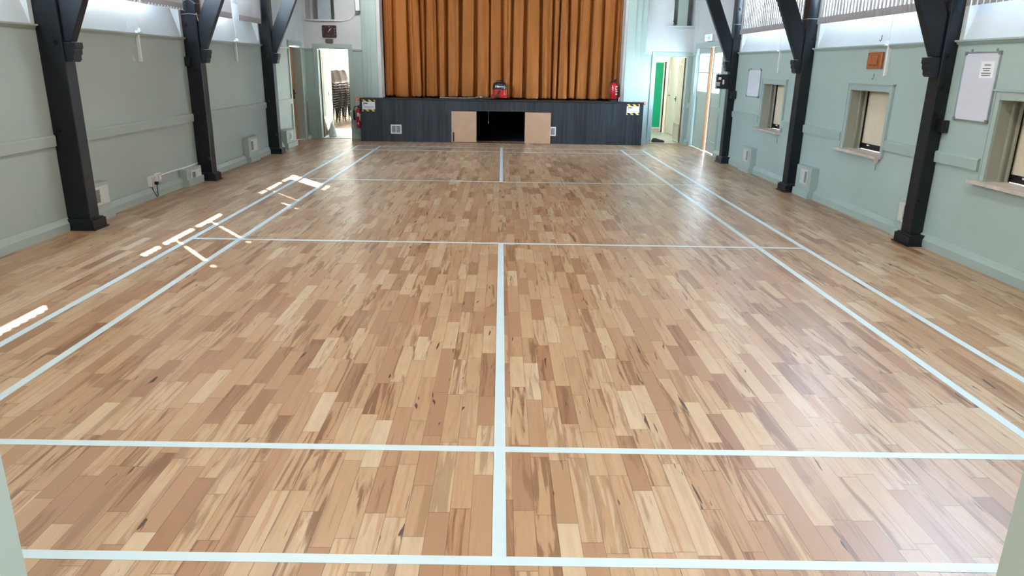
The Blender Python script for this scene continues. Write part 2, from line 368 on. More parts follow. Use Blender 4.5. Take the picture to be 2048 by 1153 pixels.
# sloping sills, rails, window frames and panes
wi = 1
for sgn, xin, bays in ((-1, XL, BAYS_L), (1, XR, BAYS_R)):
    xo = xin + sgn*.27 if sgn < 0 else xin+.36
    for a, b in bays:
        xg = xin + sgn*.19
        struct('window_sill', MB().prism([(xin, a, RAIL), (xo, a, RAIL), (xo, a, WZ0), (xg, a, WZ0)], (0, b-a, 0)), WHITE).name = 'trim_%d' % (wi+20)
        x0, x1 = sorted((xg, xg+sgn*.05)); t = .045; n = 4
        if sgn < 0:
            wa, wb = {0: (2.5, 4.62), 1: (a+.2, 7.92), 2: (a+.12, 10.98)}[bays.index((a, b))]
            MB0 = MB().box(x0, x1, a, wa, WZ0, WZ1).box(x0, x1, wb, b, WZ0, WZ1)
            struct('trim_%d' % (wi+40), MB0, WHITE, 'plain wall beside the high window'); a, b = wa, wb; n = 3
        f = MB((xg, (a+b)/2, WZ0))
        f.box(x0, x1, a, b, WZ0, WZ0+.035).box(x0, x1, a, b, WZ1-.05, WZ1)
        for k in range(n+1):
            yk = a + (b-a-t)*k/n; f.box(x0, x1, yk, yk+t, WZ0+.035, WZ1-.05)
        for zt, th_ in ((3.12, .035), (3.98, .13)): f.box(x0, x1, a+t, b-t, zt, zt+th_)
        fo = struct('window_%d' % wi, f, PVC, 'high window behind a vertical blind')
        g = MB((xg, (a+b)/2, WZ0)); xm = (x0+x1)/2; g.box(xm-.002, xm+.002, a+.02, b-.02, WZ0+.03, WZ1-.03)
        g.build('window_pane', GLASS, fo)
        wi += 1
# picture rail ledge, dado rail, baseboard on the side walls
def runs(a, b, gaps):
    out_ = []; c = a
    for g0, g1 in sorted(gaps):
        if g0 > c: out_.append((c, min(g0, b)))
        c = max(c, g1)
    if c < b: out_.append((c, b))
    return out_
colL = [(5.10, 5.30), (8.41, 8.61), (11.73, 11.93)]; colR = [(4.94, 5.14), (8.18, 8.38), (11.46, 11.66)]
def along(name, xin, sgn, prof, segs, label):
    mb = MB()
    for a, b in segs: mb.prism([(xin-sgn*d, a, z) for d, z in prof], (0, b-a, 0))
    return struct(name, mb, SAGE_SHADED if sgn < 0 else SAGED, label)
L_open = [(13.47, 14.48)]; R_open = [(12.37, 14.48)]
railp = [(0, RAIL-.035), (.014, RAIL-.035), (.03, RAIL-.01), (.045, RAIL-.01), (.045, RAIL+.006), (0, RAIL+.006)]
dadop = [(0, .845), (.028, .845), (.032, .938), (.024, .952), (0, .955)]
basep = [(0, 0), (.048, 0), (.048, .078), (.012, .128), (0, .128)]
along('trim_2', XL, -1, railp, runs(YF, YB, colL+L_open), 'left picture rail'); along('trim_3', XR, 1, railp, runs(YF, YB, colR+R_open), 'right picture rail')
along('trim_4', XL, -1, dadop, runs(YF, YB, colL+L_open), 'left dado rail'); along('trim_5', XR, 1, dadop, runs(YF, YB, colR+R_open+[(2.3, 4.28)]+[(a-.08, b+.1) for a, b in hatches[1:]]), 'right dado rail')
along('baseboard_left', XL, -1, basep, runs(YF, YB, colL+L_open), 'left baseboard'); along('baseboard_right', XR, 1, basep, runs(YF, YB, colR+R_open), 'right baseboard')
# back wall rails
mb = MB()
for a, b in ((XL, -4.25), (-3.37, -3.12), (3.20, 3.38), (4.33, XR)):
    if b > a: mb.box(a, b, YB-.02, YB, RAIL-.03, RAIL+.005)
for a, b in ((-3.37, -3.12), (3.20, 3.38)): mb.box(a, b, YB-.035, YB, 0, .13)
struct('baseboard_back', mb, SAGED, 'rail and baseboard pieces on the back wall')

# ------------------------------------------------------------------ court markings
ct = thing('badminton_court_markings', 'pale painted badminton court lines on the maple floor', 'court lines', (0, 6.6, 0))
sk = -.0145; hw = .026
xs = [-3.052, -2.579, 2.552, 3.012]; ys = [0, .774, 4.752, 8.675, 12.628, 13.348]
def cline(p, q, w=hw):
    p, q = Vector((*p, 0)), Vector((*q, 0)); d = (q-p).normalized(); n = Vector((-d.y, d.x, 0))*w
    z0 = Vector((0, 0, .0003)); MBx = MB((0, 6.6, 0)); MBx.prism([p+n+z0, p-n+z0, q-n+z0, q+n+z0], (0, 0, .0008)); MBx.build('court_line', LINE, ct)
for x in xs: cline((x, sk*x-hw), (x, ys[5]+sk*x+hw))
for i, y in enumerate(ys):
    segs = [(xs[0]+hw, xs[1]-hw), (xs[1]+hw, xs[2]-hw), (xs[2]+hw, xs[3]-hw)]
    for a, b in segs:
        if i in (0, 1, 2, 3, 4, 5) and a < 0 < b:
            for c, d in ((a, -hw if i not in (2, 3) else b), (hw, b)):
                if i in (2, 3) and c > 0: continue
                cline((c, y+sk*c), (d, y+sk*d), .024)
        else: cline((a, y+sk*a), (b, y+sk*b), .024)
cline((0, ys[0]-.024), (0, ys[2]-.024)); cline((.002, ys[3]+.024), (.002, ys[5]+.024))

# ------------------------------------------------------------------ timber columns with braces
def bolt(mb, x, y, z, r=.016):
    mb.cyl((x, y-.012, z), (x, y+.002, z), r*1.7, n=14); mb.cyl((x, y-.028, z), (x, y-.01, z), r, n=6)
def column(sgn, xin, y0, y1, bolts, lab, xi, plinth_y):
    """sgn -1 left wall; xi = inner face x; y0 near face, y1 far face"""
    org = ((xin+xi)/2, (y0+y1)/2, 0)
    t = thing('timber_column', lab, 'column', org)
    w0, w1 = sorted((xin, xi))
    MB(org).box(w0, w1, y0, y1, .09, 4.54).build('post', BLACK, t, bevel=.008)
    p0, p1 = plinth_y; ex = xi-sgn*.055
    a, b = sorted((xin, ex)); a2, b2 = sorted((xin, ex-sgn*.018))
    q = MB(org).box(a, b, p0+.012, p1-.012, .012, .10); q.box(a2, b2, p0, p1, 0.0, .014)
    a3, b3 = sorted((xin, xi-sgn*.035)); q.box(a3, b3, p0+.02, p1-.02, .10, .112)
    q.build('plinth', BLACK, t, bevel=.004)
    # corbel: scrolled block under the foot of the brace
    yc0, yc1 = y0+.02, y1-.02; xo = xi
    pr = [(0, 1.645), (.058, 1.645), (.078, 1.668), (.078, 1.70), (.094, 1.722), (.097, 1.765), (.108, 1.772), (.108, 1.825), (0, 1.825)]
    MB(org).prism([(xo-sgn*d, yc0, z) for d, z in pr], (0, yc1-yc0, 0)).build('corbel', BLACK, t, bevel=.002)
    # brace
    yb0, yb1 = y0+.035, y1-.045
    lo = lambda z: xi-sgn*(.07+.45*(z-1.825)); hi = lambda z: xi-sgn*(.0+.45*(z-2.20))
    pts = [(xi, yb0, 1.83), (lo(1.83), yb0, 1.83), (lo(4.3), yb0, 4.3), (hi(4.3), yb0, 4.3), (hi(2.2), yb0, 2.2)]
    MB(org).prism(pts, (0, yb1-yb0, 0)).build('brace', BLACK, t, bevel=.006)
    for bx, bz in bolts:
        k = MB(org); bolt(k, bx, y0, bz); k.build('bolt', BLACK, t, smooth=True)
    return t, org
def wire(name, t, org, x0, x1, y0, y1, z, r, m, sag=.0, ph=0):
    e = .006; pts = []
    loop = [(x0-e, y1+e), (x0-e, y0-e), (x1+e, y0-e), (x1+e, y1+e), (x0-e, y1+e)]
    for i in range(4):
        for k in range(8):
            f = k/8; x = loop[i][0]*(1-f)+loop[i+1][0]*f; y = loop[i][1]*(1-f)+loop[i+1][1]*f
            pts.append((x, y, z+sag*math.sin(PI*f)*(1 if i == 1 else .2)))
    pts.append((*loop[0], z)); MB(org).tube(pts, r, 6).build(name, m, t, smooth=True)
cL = column(-1, XL, 5.12, 5.30, [(-4.27, 1.83), (-4.38, 1.0), (-4.30, 3.0)], 'black timber column with brace on the left wall, nearest the camera', -4.20, (5.05, 5.33))
c2 = column(-1, XL, 8.43, 8.61, [(-4.385, 2.14), (-4.32, 1.91), (-4.31, 1.55), (-4.33, .96), (-4.26, .32)], 'middle black timber column on the left wall, wires tied round it', -4.225, (8.36, 8.62))
c3 = column(-1, XL, 11.75, 11.93, [(-4.37, 2.03), (-4.33, 1.77), (-4.31, 1.46), (-4.37, .98), (-4.28, .35)], 'farthest black timber column on the left wall, beside the orange door', -4.23, (11.68, 11.95))
d1 = column(1, XR, 4.94, 5.12, [(4.23, 1.84), (4.235, 1.55), (4.22, 1.30), (4.20, .45)], 'black timber column on the right wall beside the larger whiteboard', 4.17, (4.83, 5.14))
d2 = column(1, XR, 8.20, 8.38, [(4.27, 2.10), (4.24, 1.84), (4.22, 1.5)], 'middle black timber column on the right wall between two hatches', 4.15, (8.07, 8.40))
d3 = column(1, XR, 11.48, 11.66, [(4.24, 2.72), (4.28, 2.22), (4.25, 1.98)], 'farthest black timber column on the right wall, beside the glazed double doors', 4.17, (11.28, 11.68))
wire('wire_tie', *c2, XL+.02, -4.225, 8.43, 8.61, 2.28, .006, GREY, .01)
wire('wire_tie', *c2, XL+.02, -4.225, 8.43, 8.61, 2.42, .006, GREY, .05)
MB(c2[1]).tube([(-4.22, 8.44, 2.3), (-4.215, 8.47, 2.2), (-4.20, 8.5, 2.1), (-4.175, 8.5, 2.02), (-4.155, 8.49, 1.97)], .006, 6).build('loose_wire', CHAIN, c2[0], smooth=True)
for t, o_ in (d2, d3):
    y = o_[1]-.09
    wire('wire_tie', t, o_, 4.15 if t is d2[0] else 4.17, XR-.03, y, y+.18, 2.36 if t is d2[0] else 2.46, .006, GREY, 0)
# tie beams that the braces run up to
for a, b, w_ in ((5.17, 4.99, 'nearest'), (8.50, 8.27, 'middle'), (11.82, 11.55, 'farthest')):
    mb = MB((0, (a+b)/2, 4.3)); mb.prism([(-4.2, a-.06, 4.29), (-4.2, a+.11, 4.29), (4.15, b+.11, 4.29), (4.15, b-.06, 4.29)], (0, 0, .25))
    tb = mb.build('tie_beam', BLACK, None, bevel=.01); tag(tb, 'black roof tie beam over the %s pair of columns' % w_, 'beam')

# ------------------------------------------------------------------ vertical blinds
def blind(sgn, xin, a, b, z0, ang, lab, gaps=(), skipr=None, sp=.086):
    x = xin - sgn*.05; org = (x, (a+b)/2, z0)
    t = thing('vertical_blind', lab, 'blind', org)
    MB(org).box(x-.02, x+.02, a+.02, b-.02, 4.28, 4.33).build('head_rail', PVC, t, bevel=.003)
    n = int((b-a-.08)/sp)
    proto = {}
    h = 4.28-z0
    base = MB(); base.box(-.0445, .0445, -.0006, .0006, .085, h); sm = base.build('slat', SLAT); 
    pk = MB(); pk.box(-.047, .047, -.003, .003, 0, .085); pm = pk.build('slat_weight', POCK)
    first = True
    for k in range(n+1):
        y = a+.05+(b-a-.1)*k/n
        if skipr and skipr[0] < y < skipr[1]: continue
        da = 0
        for gy in gaps:
            if abs(y-gy) < sp*.78: da = 1
        ss = sm if first else sm.copy(); pp = pm if first else pm.copy()
        if not first: C.objects.link(ss); C.objects.link(pp)
        first = False
        ss.parent = t; ss.location = (0, y-org[1], 0)
        th = (PI/2 - ang) if not da else math.atan2(-.79, .61)
        th += random.uniform(-.04, .04)
        ss.rotation_euler = (0, 0, th); pp.parent = ss; pp.location = (0, 0, 0); pp.rotation_euler = (0, 0, .16)
    # bead chain: scallops hanging from slat bottoms
    ch = []
    for k in range(n+1):
        y = a+.05+(b-a-.1)*k/n
        if skipr and skipr[0] < y < skipr[1]: continue
        ch += [(x-sgn*.03, y, z0+.02), (x-sgn*.035, y+sp*.25, z0-.004), (x-sgn*.035, y+sp*.75, z0-.004)] if True else []
    if skipr is None and sgn < 0: MB(org).tube(ch, .0028, 5).build('bead_chain', CHAIN, t)
    return t
ANG_L = math.radians(35)
blind(-1, XL, *BAYS_L[0], 2.345, ANG_L, 'beige vertical blind nearest the camera on the left wall')
blind(-1, XL, *BAYS_L[1], 2.33, ANG_L, 'beige vertical blind between the two nearer left columns', gaps=(6.3, 7.17))
blind(-1, XL, *BAYS_L[2], 2.33, ANG_L, 'beige vertical blind between the two farther left columns, slats missing', gaps=(8.9, 9.22), skipr=(10.25, 10.62))
blind(1, XR, *BAYS_R[0], 2.275, math.radians(20), 'beige vertical blind above the larger whiteboard on the right wall')
blind(1, XR, *BAYS_R[1], 2.285, math.radians(10), 'beige vertical blind above the orange wooden plaque')
blind(1, XR, *BAYS_R[2], 2.285, math.radians(5), 'beige vertical blind above the smaller whiteboard')

# ------------------------------------------------------------------ serving hatches (in the right wall)
ords = ['nearest', 'middle', 'farthest']
for k, (a, b) in enumerate(hatches):
    org = (XR, (a+b)/2, .73)
    t = thing('serving_hatch', '%s serving hatch in the right wall, cream shutter pulled down' % ['nearest, partly cut off,', 'middle', 'farthest'][k], 'hatch', org)
    z0, z1 = .765, 1.47; x0, x1 = XR-.022, XR
    fr = MB(org); fr.box(x0, x1, a-.07, a, z0, z1+.07).box(x0, x1, b, b+.07, z0, z1+.07).box(x0, x1, a, b, z1, z1+.07)
    fr.box(x0-.012, x1, a-.09, b+.09, z1+.07, z1+.085)
    fr.box(x0-.008, x0, a-.07, a-.055, z0, z1+.07).box(x0-.008, x0, b+.055, b+.07, z0, z1+.07)
    fr.build('architrave', SAGED, t, bevel=.002)
    rv = MB(org); rv.box(XR, XR+.24, a, a+.006, z0, z1).box(XR, XR+.24, b-.006, b, z0, z1).box(XR, XR+.24, a, b, z1-.006, z1)
    rv.box(XR+.10, XR+.115, b-.03, b-.006, z0, z1).box(XR+.10, XR+.115, a+.006, a+.03, z0, z1)
    rv.box(XR+.155, XR+.17, b-.05, b-.006, z0, z1)
    rv.build('reveal_lining', TAUPE, t)
    sh = MB(org); nz = 22
    zb = z0+.075
    for i in range(nz):
        za = zb+(z1-.006-zb)*i/nz; zc = zb+(z1-.006-zb)*(i+1)/nz
        sh.prism([(XR+.20, a+.02, za), (XR+.1995, a+.02, (za+zc)/2), (XR+.20, a+.02, zc-.0004), (XR+.215, a+.02, zc-.0004), (XR+.215, a+.02, za)], (0, b-a-.045, 0))
    s_ = sh.build('shutter', CREAM, t)
    MB(org).box(XR+.192, XR+.222, a+.01, b-.012, z0+.006, zb).build('shutter_bottom_bar', RBLK, s_, bevel=.003)
    MB(org).box(XR+.182, XR+.192, b-.25, b-.20, z0+.05, z0+.066).build('latch', PVC, s_, bevel=.002)
    MB(org).box(XR+.17, XR+.2, b-.03, b-.008, z0, z1-.006).build('shutter_guide', DARK, t); MB(org).box(XR+.17, XR+.2, a+.006, a+.02, z0, z1-.006).build('shutter_guide', DARK, t)
    si = MB(org); ya = a-.02 if k else a-.1
    si.prism([(XR-.075, ya, .732), (XR-.075, b+.15, .732), (XR-.0005, b+.15, .732), (XR-.0005, b-.0005, .732), (XR+.24, b-.0005, .732), (XR+.24, a+.0005, .732), (XR-.0005, a+.0005, .732), (XR-.0005, ya, .732)], (0, 0, .033))
    si.build('sill', SILL, t, bevel=.003)
    MB(org).box(XR-.012, XR-.0005, a+.06, a+.075, .60, .70).build('batten', SAGED, t)
    if k: MB(org).prism([(XR-.07, a-.02, .728), (XR-.03, a-.02, .728), (XR-.035, a-.02, .70), (XR-.055, a-.02, .69)], (0, .03, 0)).build('sill_bracket', SILL, t)

# ------------------------------------------------------------------ heater/vent boxes along the side walls
def vent(sgn, xin, a, b, h, lab, d=.10, slot='far', gl=None, near=False):
    org = (xin, (a+b)/2, 0); t = thing('vent_box', lab, 'vent', org)
    x0, x1 = sorted((xin, xin-sgn*d)); k = MB(org).box(x0, x1, a, b, 0, h)
    xa, xb = sorted((xin, xin-sgn*(d+.025))); k.box(xa, xb, a-.012, b+.012, 0, .10)
    k.build('housing', SAGE_SHADED if sgn < 0 else SAGED, t, bevel=.005)
    f = xin-sgn*d; w = (b-a); g0, g1 = (a+.06, b-.04) if gl is None else gl; z0, z1 = h*.42, h-.035
    if h < .3: z0 = .05
    p0, p1 = sorted((f, f-sgn*.01)); pl = MB(org); e = .028
    pl.box(p0, p1, g0, g1, z0, z0+e).box(p0, p1, g0, g1, z1-e, z1).box(p0, p1, g0, g0+e, z0+e, z1-e).box(p0, p1, g1-e, g1, z0+e, z1-e)
    c0, c1 = (g0+(g1-g0)*.42, g1-e); pl.box(p0, p1, c0, c1, z0+e, z1-e)
    gp = pl.build('cover_plate', VENTP, t, bevel=.002)
    q0, q1 = sorted((f, f-sgn*.004)); gr = MB(org); gr.box(q0, q1, g0+e, c0, z0+e, z1-e)
    gr.build('grille', GREY, gp)
    s0, s1 = sorted((f, f-sgn*.008)); br = MB(org)
    n = 9
    for i in range(n):
        zz = z0+e+(z1-z0-2*e)*(i+.5)/n; br.box(s0, s1, g0+e, c0, zz-.002, zz+.002)
    br.build('louvre', GREY, gp)
    kn = MB(org); zz = (z0+z1)/2; kn.cyl((f-sgn*.008, c0+.01, zz), (f-sgn*.03, c0+.01, zz), .008, n=10); kn.build('knob', PVC, gp, smooth=True)
    return t
vent(-1, XL, 5.40, 5.80, .40, 'sage vent box behind the nearest left column')
vent(-1, XL, 7.80, 8.30, .24, 'low sage vent box with open slot, beside the wall sockets', gl=(7.93, 8.26))
vent(-1, XL, 10.36, 10.83, .42, 'tall sage vent box before the farthest left column', slot='near')
vent(-1, XL, 12.62, 13.30, .35, 'sage vent box between the farthest left column and orange door', gl=(12.8, 13.05))
vent(1, XR, 5.16, 5.38, .41, 'sage vent box with white grille behind the near right column', d=.06, gl=(5.17, 5.33))
vent(1, XR, 7.52, 8.02, .42, 'sage vent box beside the middle right column', gl=(7.62, 7.86))
vent(1, XR, 9.98, 10.48, .42, 'sage vent box under the smaller whiteboard', gl=(10.08, 10.34))

# ------------------------------------------------------------------ sockets with conduit on the left wall
org = (XL, 7.0, .2)
t = thing('wall_socket', 'white double socket box with black cable, farther left on wall', 'socket', (XL, 6.93, .2))
o1 = (XL, 6.93, .2)
MB(o1).box(XL, XL+.05, 6.88, 6.99, .15, .28).build('back_box', PVC, t, bevel=.004)
MB(o1).box(XL+.05, XL+.058, 6.885, 6.985, .155, .275).build('faceplate', mat('socket_plate', (.55, .48, .46), .4, noise=.03), t, bevel=.002)
MB(o1).box(XL+.058, XL+.10, 6.93, 6.97, .17, .21).build('plug', RBLK, t, bevel=.006)
MB(o1).tube([(XL+.08, 6.95, .18), (XL+.075, 6.96, .12), (XL+.06, 6.99, .06), (XL+.055, 7.0, .01)], .005, 6).tube([(XL+.04, 6.90, .15), (XL+.045, 6.91, .10), (XL+.05, 6.94, .05), (XL+.055, 6.97, .008)], .005, 6).build('cable', HOSE, t, smooth=True)
t['label'] = 'white wall socket with a black plug and dangling cables'
o2 = (XL, 7.11, .23); t = thing('wall_socket', 'white wall socket joined to the long white conduit', 'socket', o2)
MB(o2).box(XL, XL+.045, 7.06, 7.17, .18, .29).build('back_box', PVC, t, bevel=.004)
MB(o2).box(XL+.045, XL+.053, 7.065, 7.165, .185, .285).build('faceplate', bpy.data.materials['socket_plate'], t, bevel=.002)
MB(o2).box(XL+.053, XL+.058, 7.09, 7.14, .21, .26).build('rocker', PVC, t, bevel=.001)
cdt = MB((XL, 7.7, .25)).tube([(XL+.012, 7.17, .25), (XL+.012, 7.5, .25), (XL+.012, 8.0, .245), (XL+.012, 8.40, .25)], .010, 8)
tag(cdt.build('conduit', PVC, None, smooth=True), 'thin white cable conduit running low along the left wall', 'conduit')
# white cord-winder strips with chain under each window
def winder(sgn, xin, y, z0, z1, lab):
    org = (xin-sgn*.03, y, z0); t = thing('window_winder', lab, 'window winder', org)
    x0, x1 = sorted((xin, xin-sgn*.035)); MB(org).box(x0, x1, y-.018, y+.018, z0, z1).build('cover_strip', PVC, t, bevel=.004)
    xx = xin-sgn*.04
    MB(org).box(min(xx, xx-sgn*.03), max(xx, xx-sgn*.03), y-.025, y+.025, z1-.02, z1+.03).build('bracket', PVC, t, bevel=.004)
    MB(org).tube([(xx-sgn*.03, y, z1), (xx-sgn*.05, y-.06, z1-.01), (xx-sgn*.05, y-.10, z1-.02)], .008, 6).build('crank', PVC, t, smooth=True)
    MB(org).tube([(xx, y, z1+.02), (xin+sgn*.0-sgn*.03, y, z1+.35)], .004, 6).build('rod', CHAIN, t)
winder(-1, XL, 7.08, 1.65, 2.01, 'white window winder strip on the left wall, nearer one'); winder(-1, XL, 10.40, 1.67, 2.01, 'white window winder strip on the left wall, farther one')
winder(1, XR, 6.17, 1.64, 1.98, 'white window winder strip beside the orange wooden plaque'); winder(1, XR, 9.41, 1.64, 1.98, 'white window winder strip above the farthest serving hatch')
def hook(sgn, xin, y, z, lab, m):
    org = (xin, y, z); h = MB(org); X = lambda d: xin-sgn*d
    h.tube([(X(.003), y, z+.035), (X(.006), y, z+.01), (X(.008), y-.004, z-.01), (X(.016), y-.006, z-.03), (X(.024), y-.004, z-.025), (X(.026), y-.002, z-.015)], .004, 6)
    tag(h.build('wall_hook', m, None, smooth=True), lab, 'hook')
hook(-1, XL, 6.93, 1.69, 'small painted hook on the left wall below the picture rail', PVC)
hook(-1, XL+.0-.015, 6.92, 2.06, 'small white hook on the left wall above the picture rail', PVC)
hook(1, XR+.015, 6.43, 2.05, 'dark wire hook above the orange wooden plaque', INK)
hook(1, XR, 6.44, 1.63, 'dark wire hook below the orange wooden plaque', GREY)

# ------------------------------------------------------------------ things on the right wall
def xbox(mb, x, d, a, b, z0, z1): return mb.box(x-d, x, a, b, z0, z1)
def wboard(a, b, z0, z1, lab):
    org = (XR, (a+b)/2, z0); t = thing('whiteboard', lab, 'whiteboard', org); e = .012
    MB(org).box(XR-.012, XR-.002, a, b, z0, z1).build('writing_surface', WB, t)
    f = MB(org); f.box(XR-.02, XR-.001, a-e, b+e, z0-e, z0).box(XR-.02, XR-.001, a-e, b+e, z1, z1+e).box(XR-.02, XR-.001, a-e, a, z0, z1).box(XR-.02, XR-.001, b, b+e, z0, z1)
    f.build('frame', ALU, t, bevel=.002)
    for yy in (a, b):
        for zz in (z0, z1): MB(org).box(XR-.023, XR-.001, yy-.016, yy+.016, zz-.016, zz+.016).build('corner_cap', GREY, t, bevel=.003)
    for yy in (a+.06, b-.06): MB(org).cyl((XR-.008, yy, z1+.025), (XR, yy, z1+.025), .012, n=12).build('hanging_tab', GREY, t)
    return t, org
wt, wo = wboard(4.30, 4.77, 1.275, 1.86, 'larger whiteboard with a printed notice, beside the near right column')
wboard(10.20, 10.80, 1.25, 1.68, 'smaller blank whiteboard on the right wall beside the farthest hatch')
# notice sheet
no = (XR-.014, 4.42, 1.70)
tn = thing('paper_notice', 'printed paper notice stuck on the larger whiteboard', 'notice', no)
MB(no).box(XR-.0155, XR-.013, 4.335, 4.525, 1.645, 1.79).build('sheet', PAPER, tn)
rotR = (PI/2, 0, -PI/2)
text('heading', 'NOTICE', .024, (XR-.0165, 4.43, 1.757), rotR, INK, tn, no)
for zz, ww in ((1.728, .10), (1.710, .085), (1.688, .13), (1.670, .12)):
    k = MB(no); y = 4.435-ww/2
    while y < 4.435+ww/2:
        l = random.uniform(.006, .014); k.box(XR-.0165, XR-.0155, y, y+l, zz-.0035, zz+.0035); y += l+.003
    k.build('print_line', INK, tn)
# orange plaque
po = (XR, 6.445, 1.73); t = thing('wooden_plaque', 'square orange wooden plaque above the middle serving hatch', 'plaque', po)
MB(po).box(XR-.03, XR, 6.28, 6.61, 1.72, 1.90).build('backboard', OAKP, t, bevel=.006)
MB(po).box(XR-.045, XR-.03, 6.36, 6.55, 1.76, 1.865).build('raised_panel', OAKP, t, bevel=.008)
# black boxes on right columns
jb = MB((4.34, 4.93, 1.19)).box(4.285, 4.40-.101, 4.80, 4.938, 1.135, 1.245); jb = MB((4.26, 4.88, 1.19)).box(4.235, 4.299, 4.84, 4.94, 1.13, 1.25)
tag(jb.build('junction_box', RBLK, None, bevel=.008), 'black junction box on the near right column beside the whiteboard', 'box')
jb = MB((4.26, 11.42, 1.24)).box(4.20, 4.299, 11.38, 11.48, 1.17, 1.31)
tag(jb.build('junction_box', RBLK, None, bevel=.008), 'black junction box on the farthest right column', 'box')
jb = MB((-4.38, 8.41, 1.68)).box(-4.428, -4.36, 8.37, 8.43, 1.60, 1.72)
tag(jb.build('junction_box', BLACK, None, bevel=.005), 'small black box on the middle left column', 'box')
io = (4.1, 11.6, 1.34); t = thing('stage_light_controller', 'black control box with cream switches on the farthest right column', 'control box', io)
MB(io).box(3.95, 4.17, 11.50, 11.62, 1.34, 1.60).build('casing', RBLK, t, bevel=.008)
MB(io).box(3.97, 4.02, 11.49, 11.50, 1.50, 1.545).build('switch', CREAM, t, bevel=.003)
MB(io).box(3.93, 4.0, 11.47, 11.50, 1.39, 1.46).build('switch', mat('grey_switch', (.35, .33, .29), .5, noise=.05), t, bevel=.003)
MB(io).box(4.05, 4.08, 11.49, 11.50, 1.42, 1.50).build('switch', CREAM, t, bevel=.003)

# ------------------------------------------------------------------ doors on the side walls
d_ = MB((-4.62, 13.97, 0)).box(-4.64, -4.60, 13.55, 14.40, 0.01, 2.0); d1_ = struct('door_1', d_, OAK, 'orange oak door set back in the left wall')
MB((-4.62, 13.97, 0)).box(-4.60, -4.585, 14.28, 14.33, .90, 1.10).tube([(-4.59, 14.30, 1.02), (-4.55, 14.30, 1.02), (-4.54, 14.20, 1.02)], .009, 8).build('door_handle', INK, d1_)
mb = MB(); mb.box(XL, XL+.02, 13.47, 13.55, 0, 2.02).box(XL, XL+.02, 14.40, 14.48, 0, 2.02).box(XL, XL+.028, 13.45, 14.50, 2.02, 2.11)
struct('trim_6', mb, SAGED, 'architrave of the orange door')
tag(MB((XL, 12.4, 1.2)).box(XL, XL+.012, 12.20, 12.75, 1.12, 1.24).build('wall_plate', SAGED, None, bevel=.003), 'sage blanking plate on the left wall beyond the farthest column', 'wall plate')
# glazed double doors on the right, one ajar
mb = MB(); mb.box(XR-.02, XR, 12.35, 12.45, 0, 2.12).box(XR-.02, XR, 14.40, 14.50, 0, 2.12).box(XR-.028, XR, 12.33, 14.52, 2.12, 2.22)
struct('trim_7', mb, SAGED, 'architrave of the glazed double doors')
def glazed_leaf(name, w, org, rz, lab, flip=1):
    """leaf local: from y=0 (hinge) to y=w*flip, x thickness .045, base z=0.01"""
    def Y2(a, b): return sorted((a*flip, b*flip))
    k = MB(); z1 = 2.117; st = .10; mid = 1.22
    for a, b in ((0, st), (w-st, w)): y0, y1 = Y2(a, b); k.box(-.022, .022, y0, y1, .01, z1)
    y0, y1 = Y2(st, w-st); k.box(-.022, .022, y0, y1, .01, .24).box(-.022, .022, y0, y1, z1-.12, z1).box(-.022, .022, y0, y1, mid-.12, mid)
    k.box(-.012, .012, y0, y1, .24, mid-.12)
    k.box(-.018, .018, y0, y1, .93, .96)
    cm = (st+w-st)/2; a, b = Y2(cm-.014, cm+.014); k.box(-.018, .018, a, b, mid, z1-.12)
    zz = (mid+z1-.12)/2; k.box(-.018, .018, y0, y1, zz-.014, zz+.014)
    o = k.build(name, SAGED, None, bevel=.003); o.location = org; o.rotation_euler = (0, 0, rz); o['kind'] = 'structure'; o['label'] = lab
    g = MB(); g.box(-.003, .003, y0, y1, mid, z1-.12); g.build('door_glass', GLASS, o)
    e = MB(); a, b = Y2(w, w+.012); e.box(-.0225, .0225, a, b, .01, z1); e.build('door_edge', OAKP, o)
    return o
glazed_leaf('door_2', .93, (4.36, 14.385, 0), math.radians(0), 'far leaf of the sage glazed double doors, closed', -1)
glazed_leaf('door_3', .93, (4.36, 12.465, 0), math.radians(-2.5), 'near leaf of the sage glazed double doors, pushed ajar', 1)

# exit sign
eo = (XR, 13.42, 2.235); t = thing('exit_sign', 'lit running man exit sign above the glazed double doors', 'sign', eo)
MB(eo).box(XR-.055, XR-.001, 13.16, 13.70, 2.235, 2.375).build('housing', PVC, t, bevel=.006)
MB(eo).box(XR-.059, XR-.055, 13.18, 13.68, 2.245, 2.365).build('lit_face', EXITM, t)
pg = MB(eo); x_ = XR-.061
def P_(l): return [(x_, 13.43-u, z) for u, z in l]
pg.prism(P_([(.05, 2.26), (.11, 2.26), (.11, 2.352), (.05, 2.352)]), (.002, 0, 0))
pg.prism(P_([(-.03, 2.33), (.0, 2.335), (.02, 2.31), (.035, 2.27), (.02, 2.262), (.0, 2.295), (-.03, 2.262), (-.045, 2.268), (-.018, 2.30)]), (.002, 0, 0))
pg.prism(P_([(.0, 2.34), (.012, 2.34), (.012, 2.353), (.0, 2.353)]), (.002, 0, 0))
pg.prism(P_([(-.14, 2.305), (-.10, 2.33), (-.10, 2.314), (-.07, 2.314), (-.07, 2.296), (-.10, 2.296), (-.10, 2.28)]), (.002, 0, 0))
pg.build('pictogram', EXITG, t)

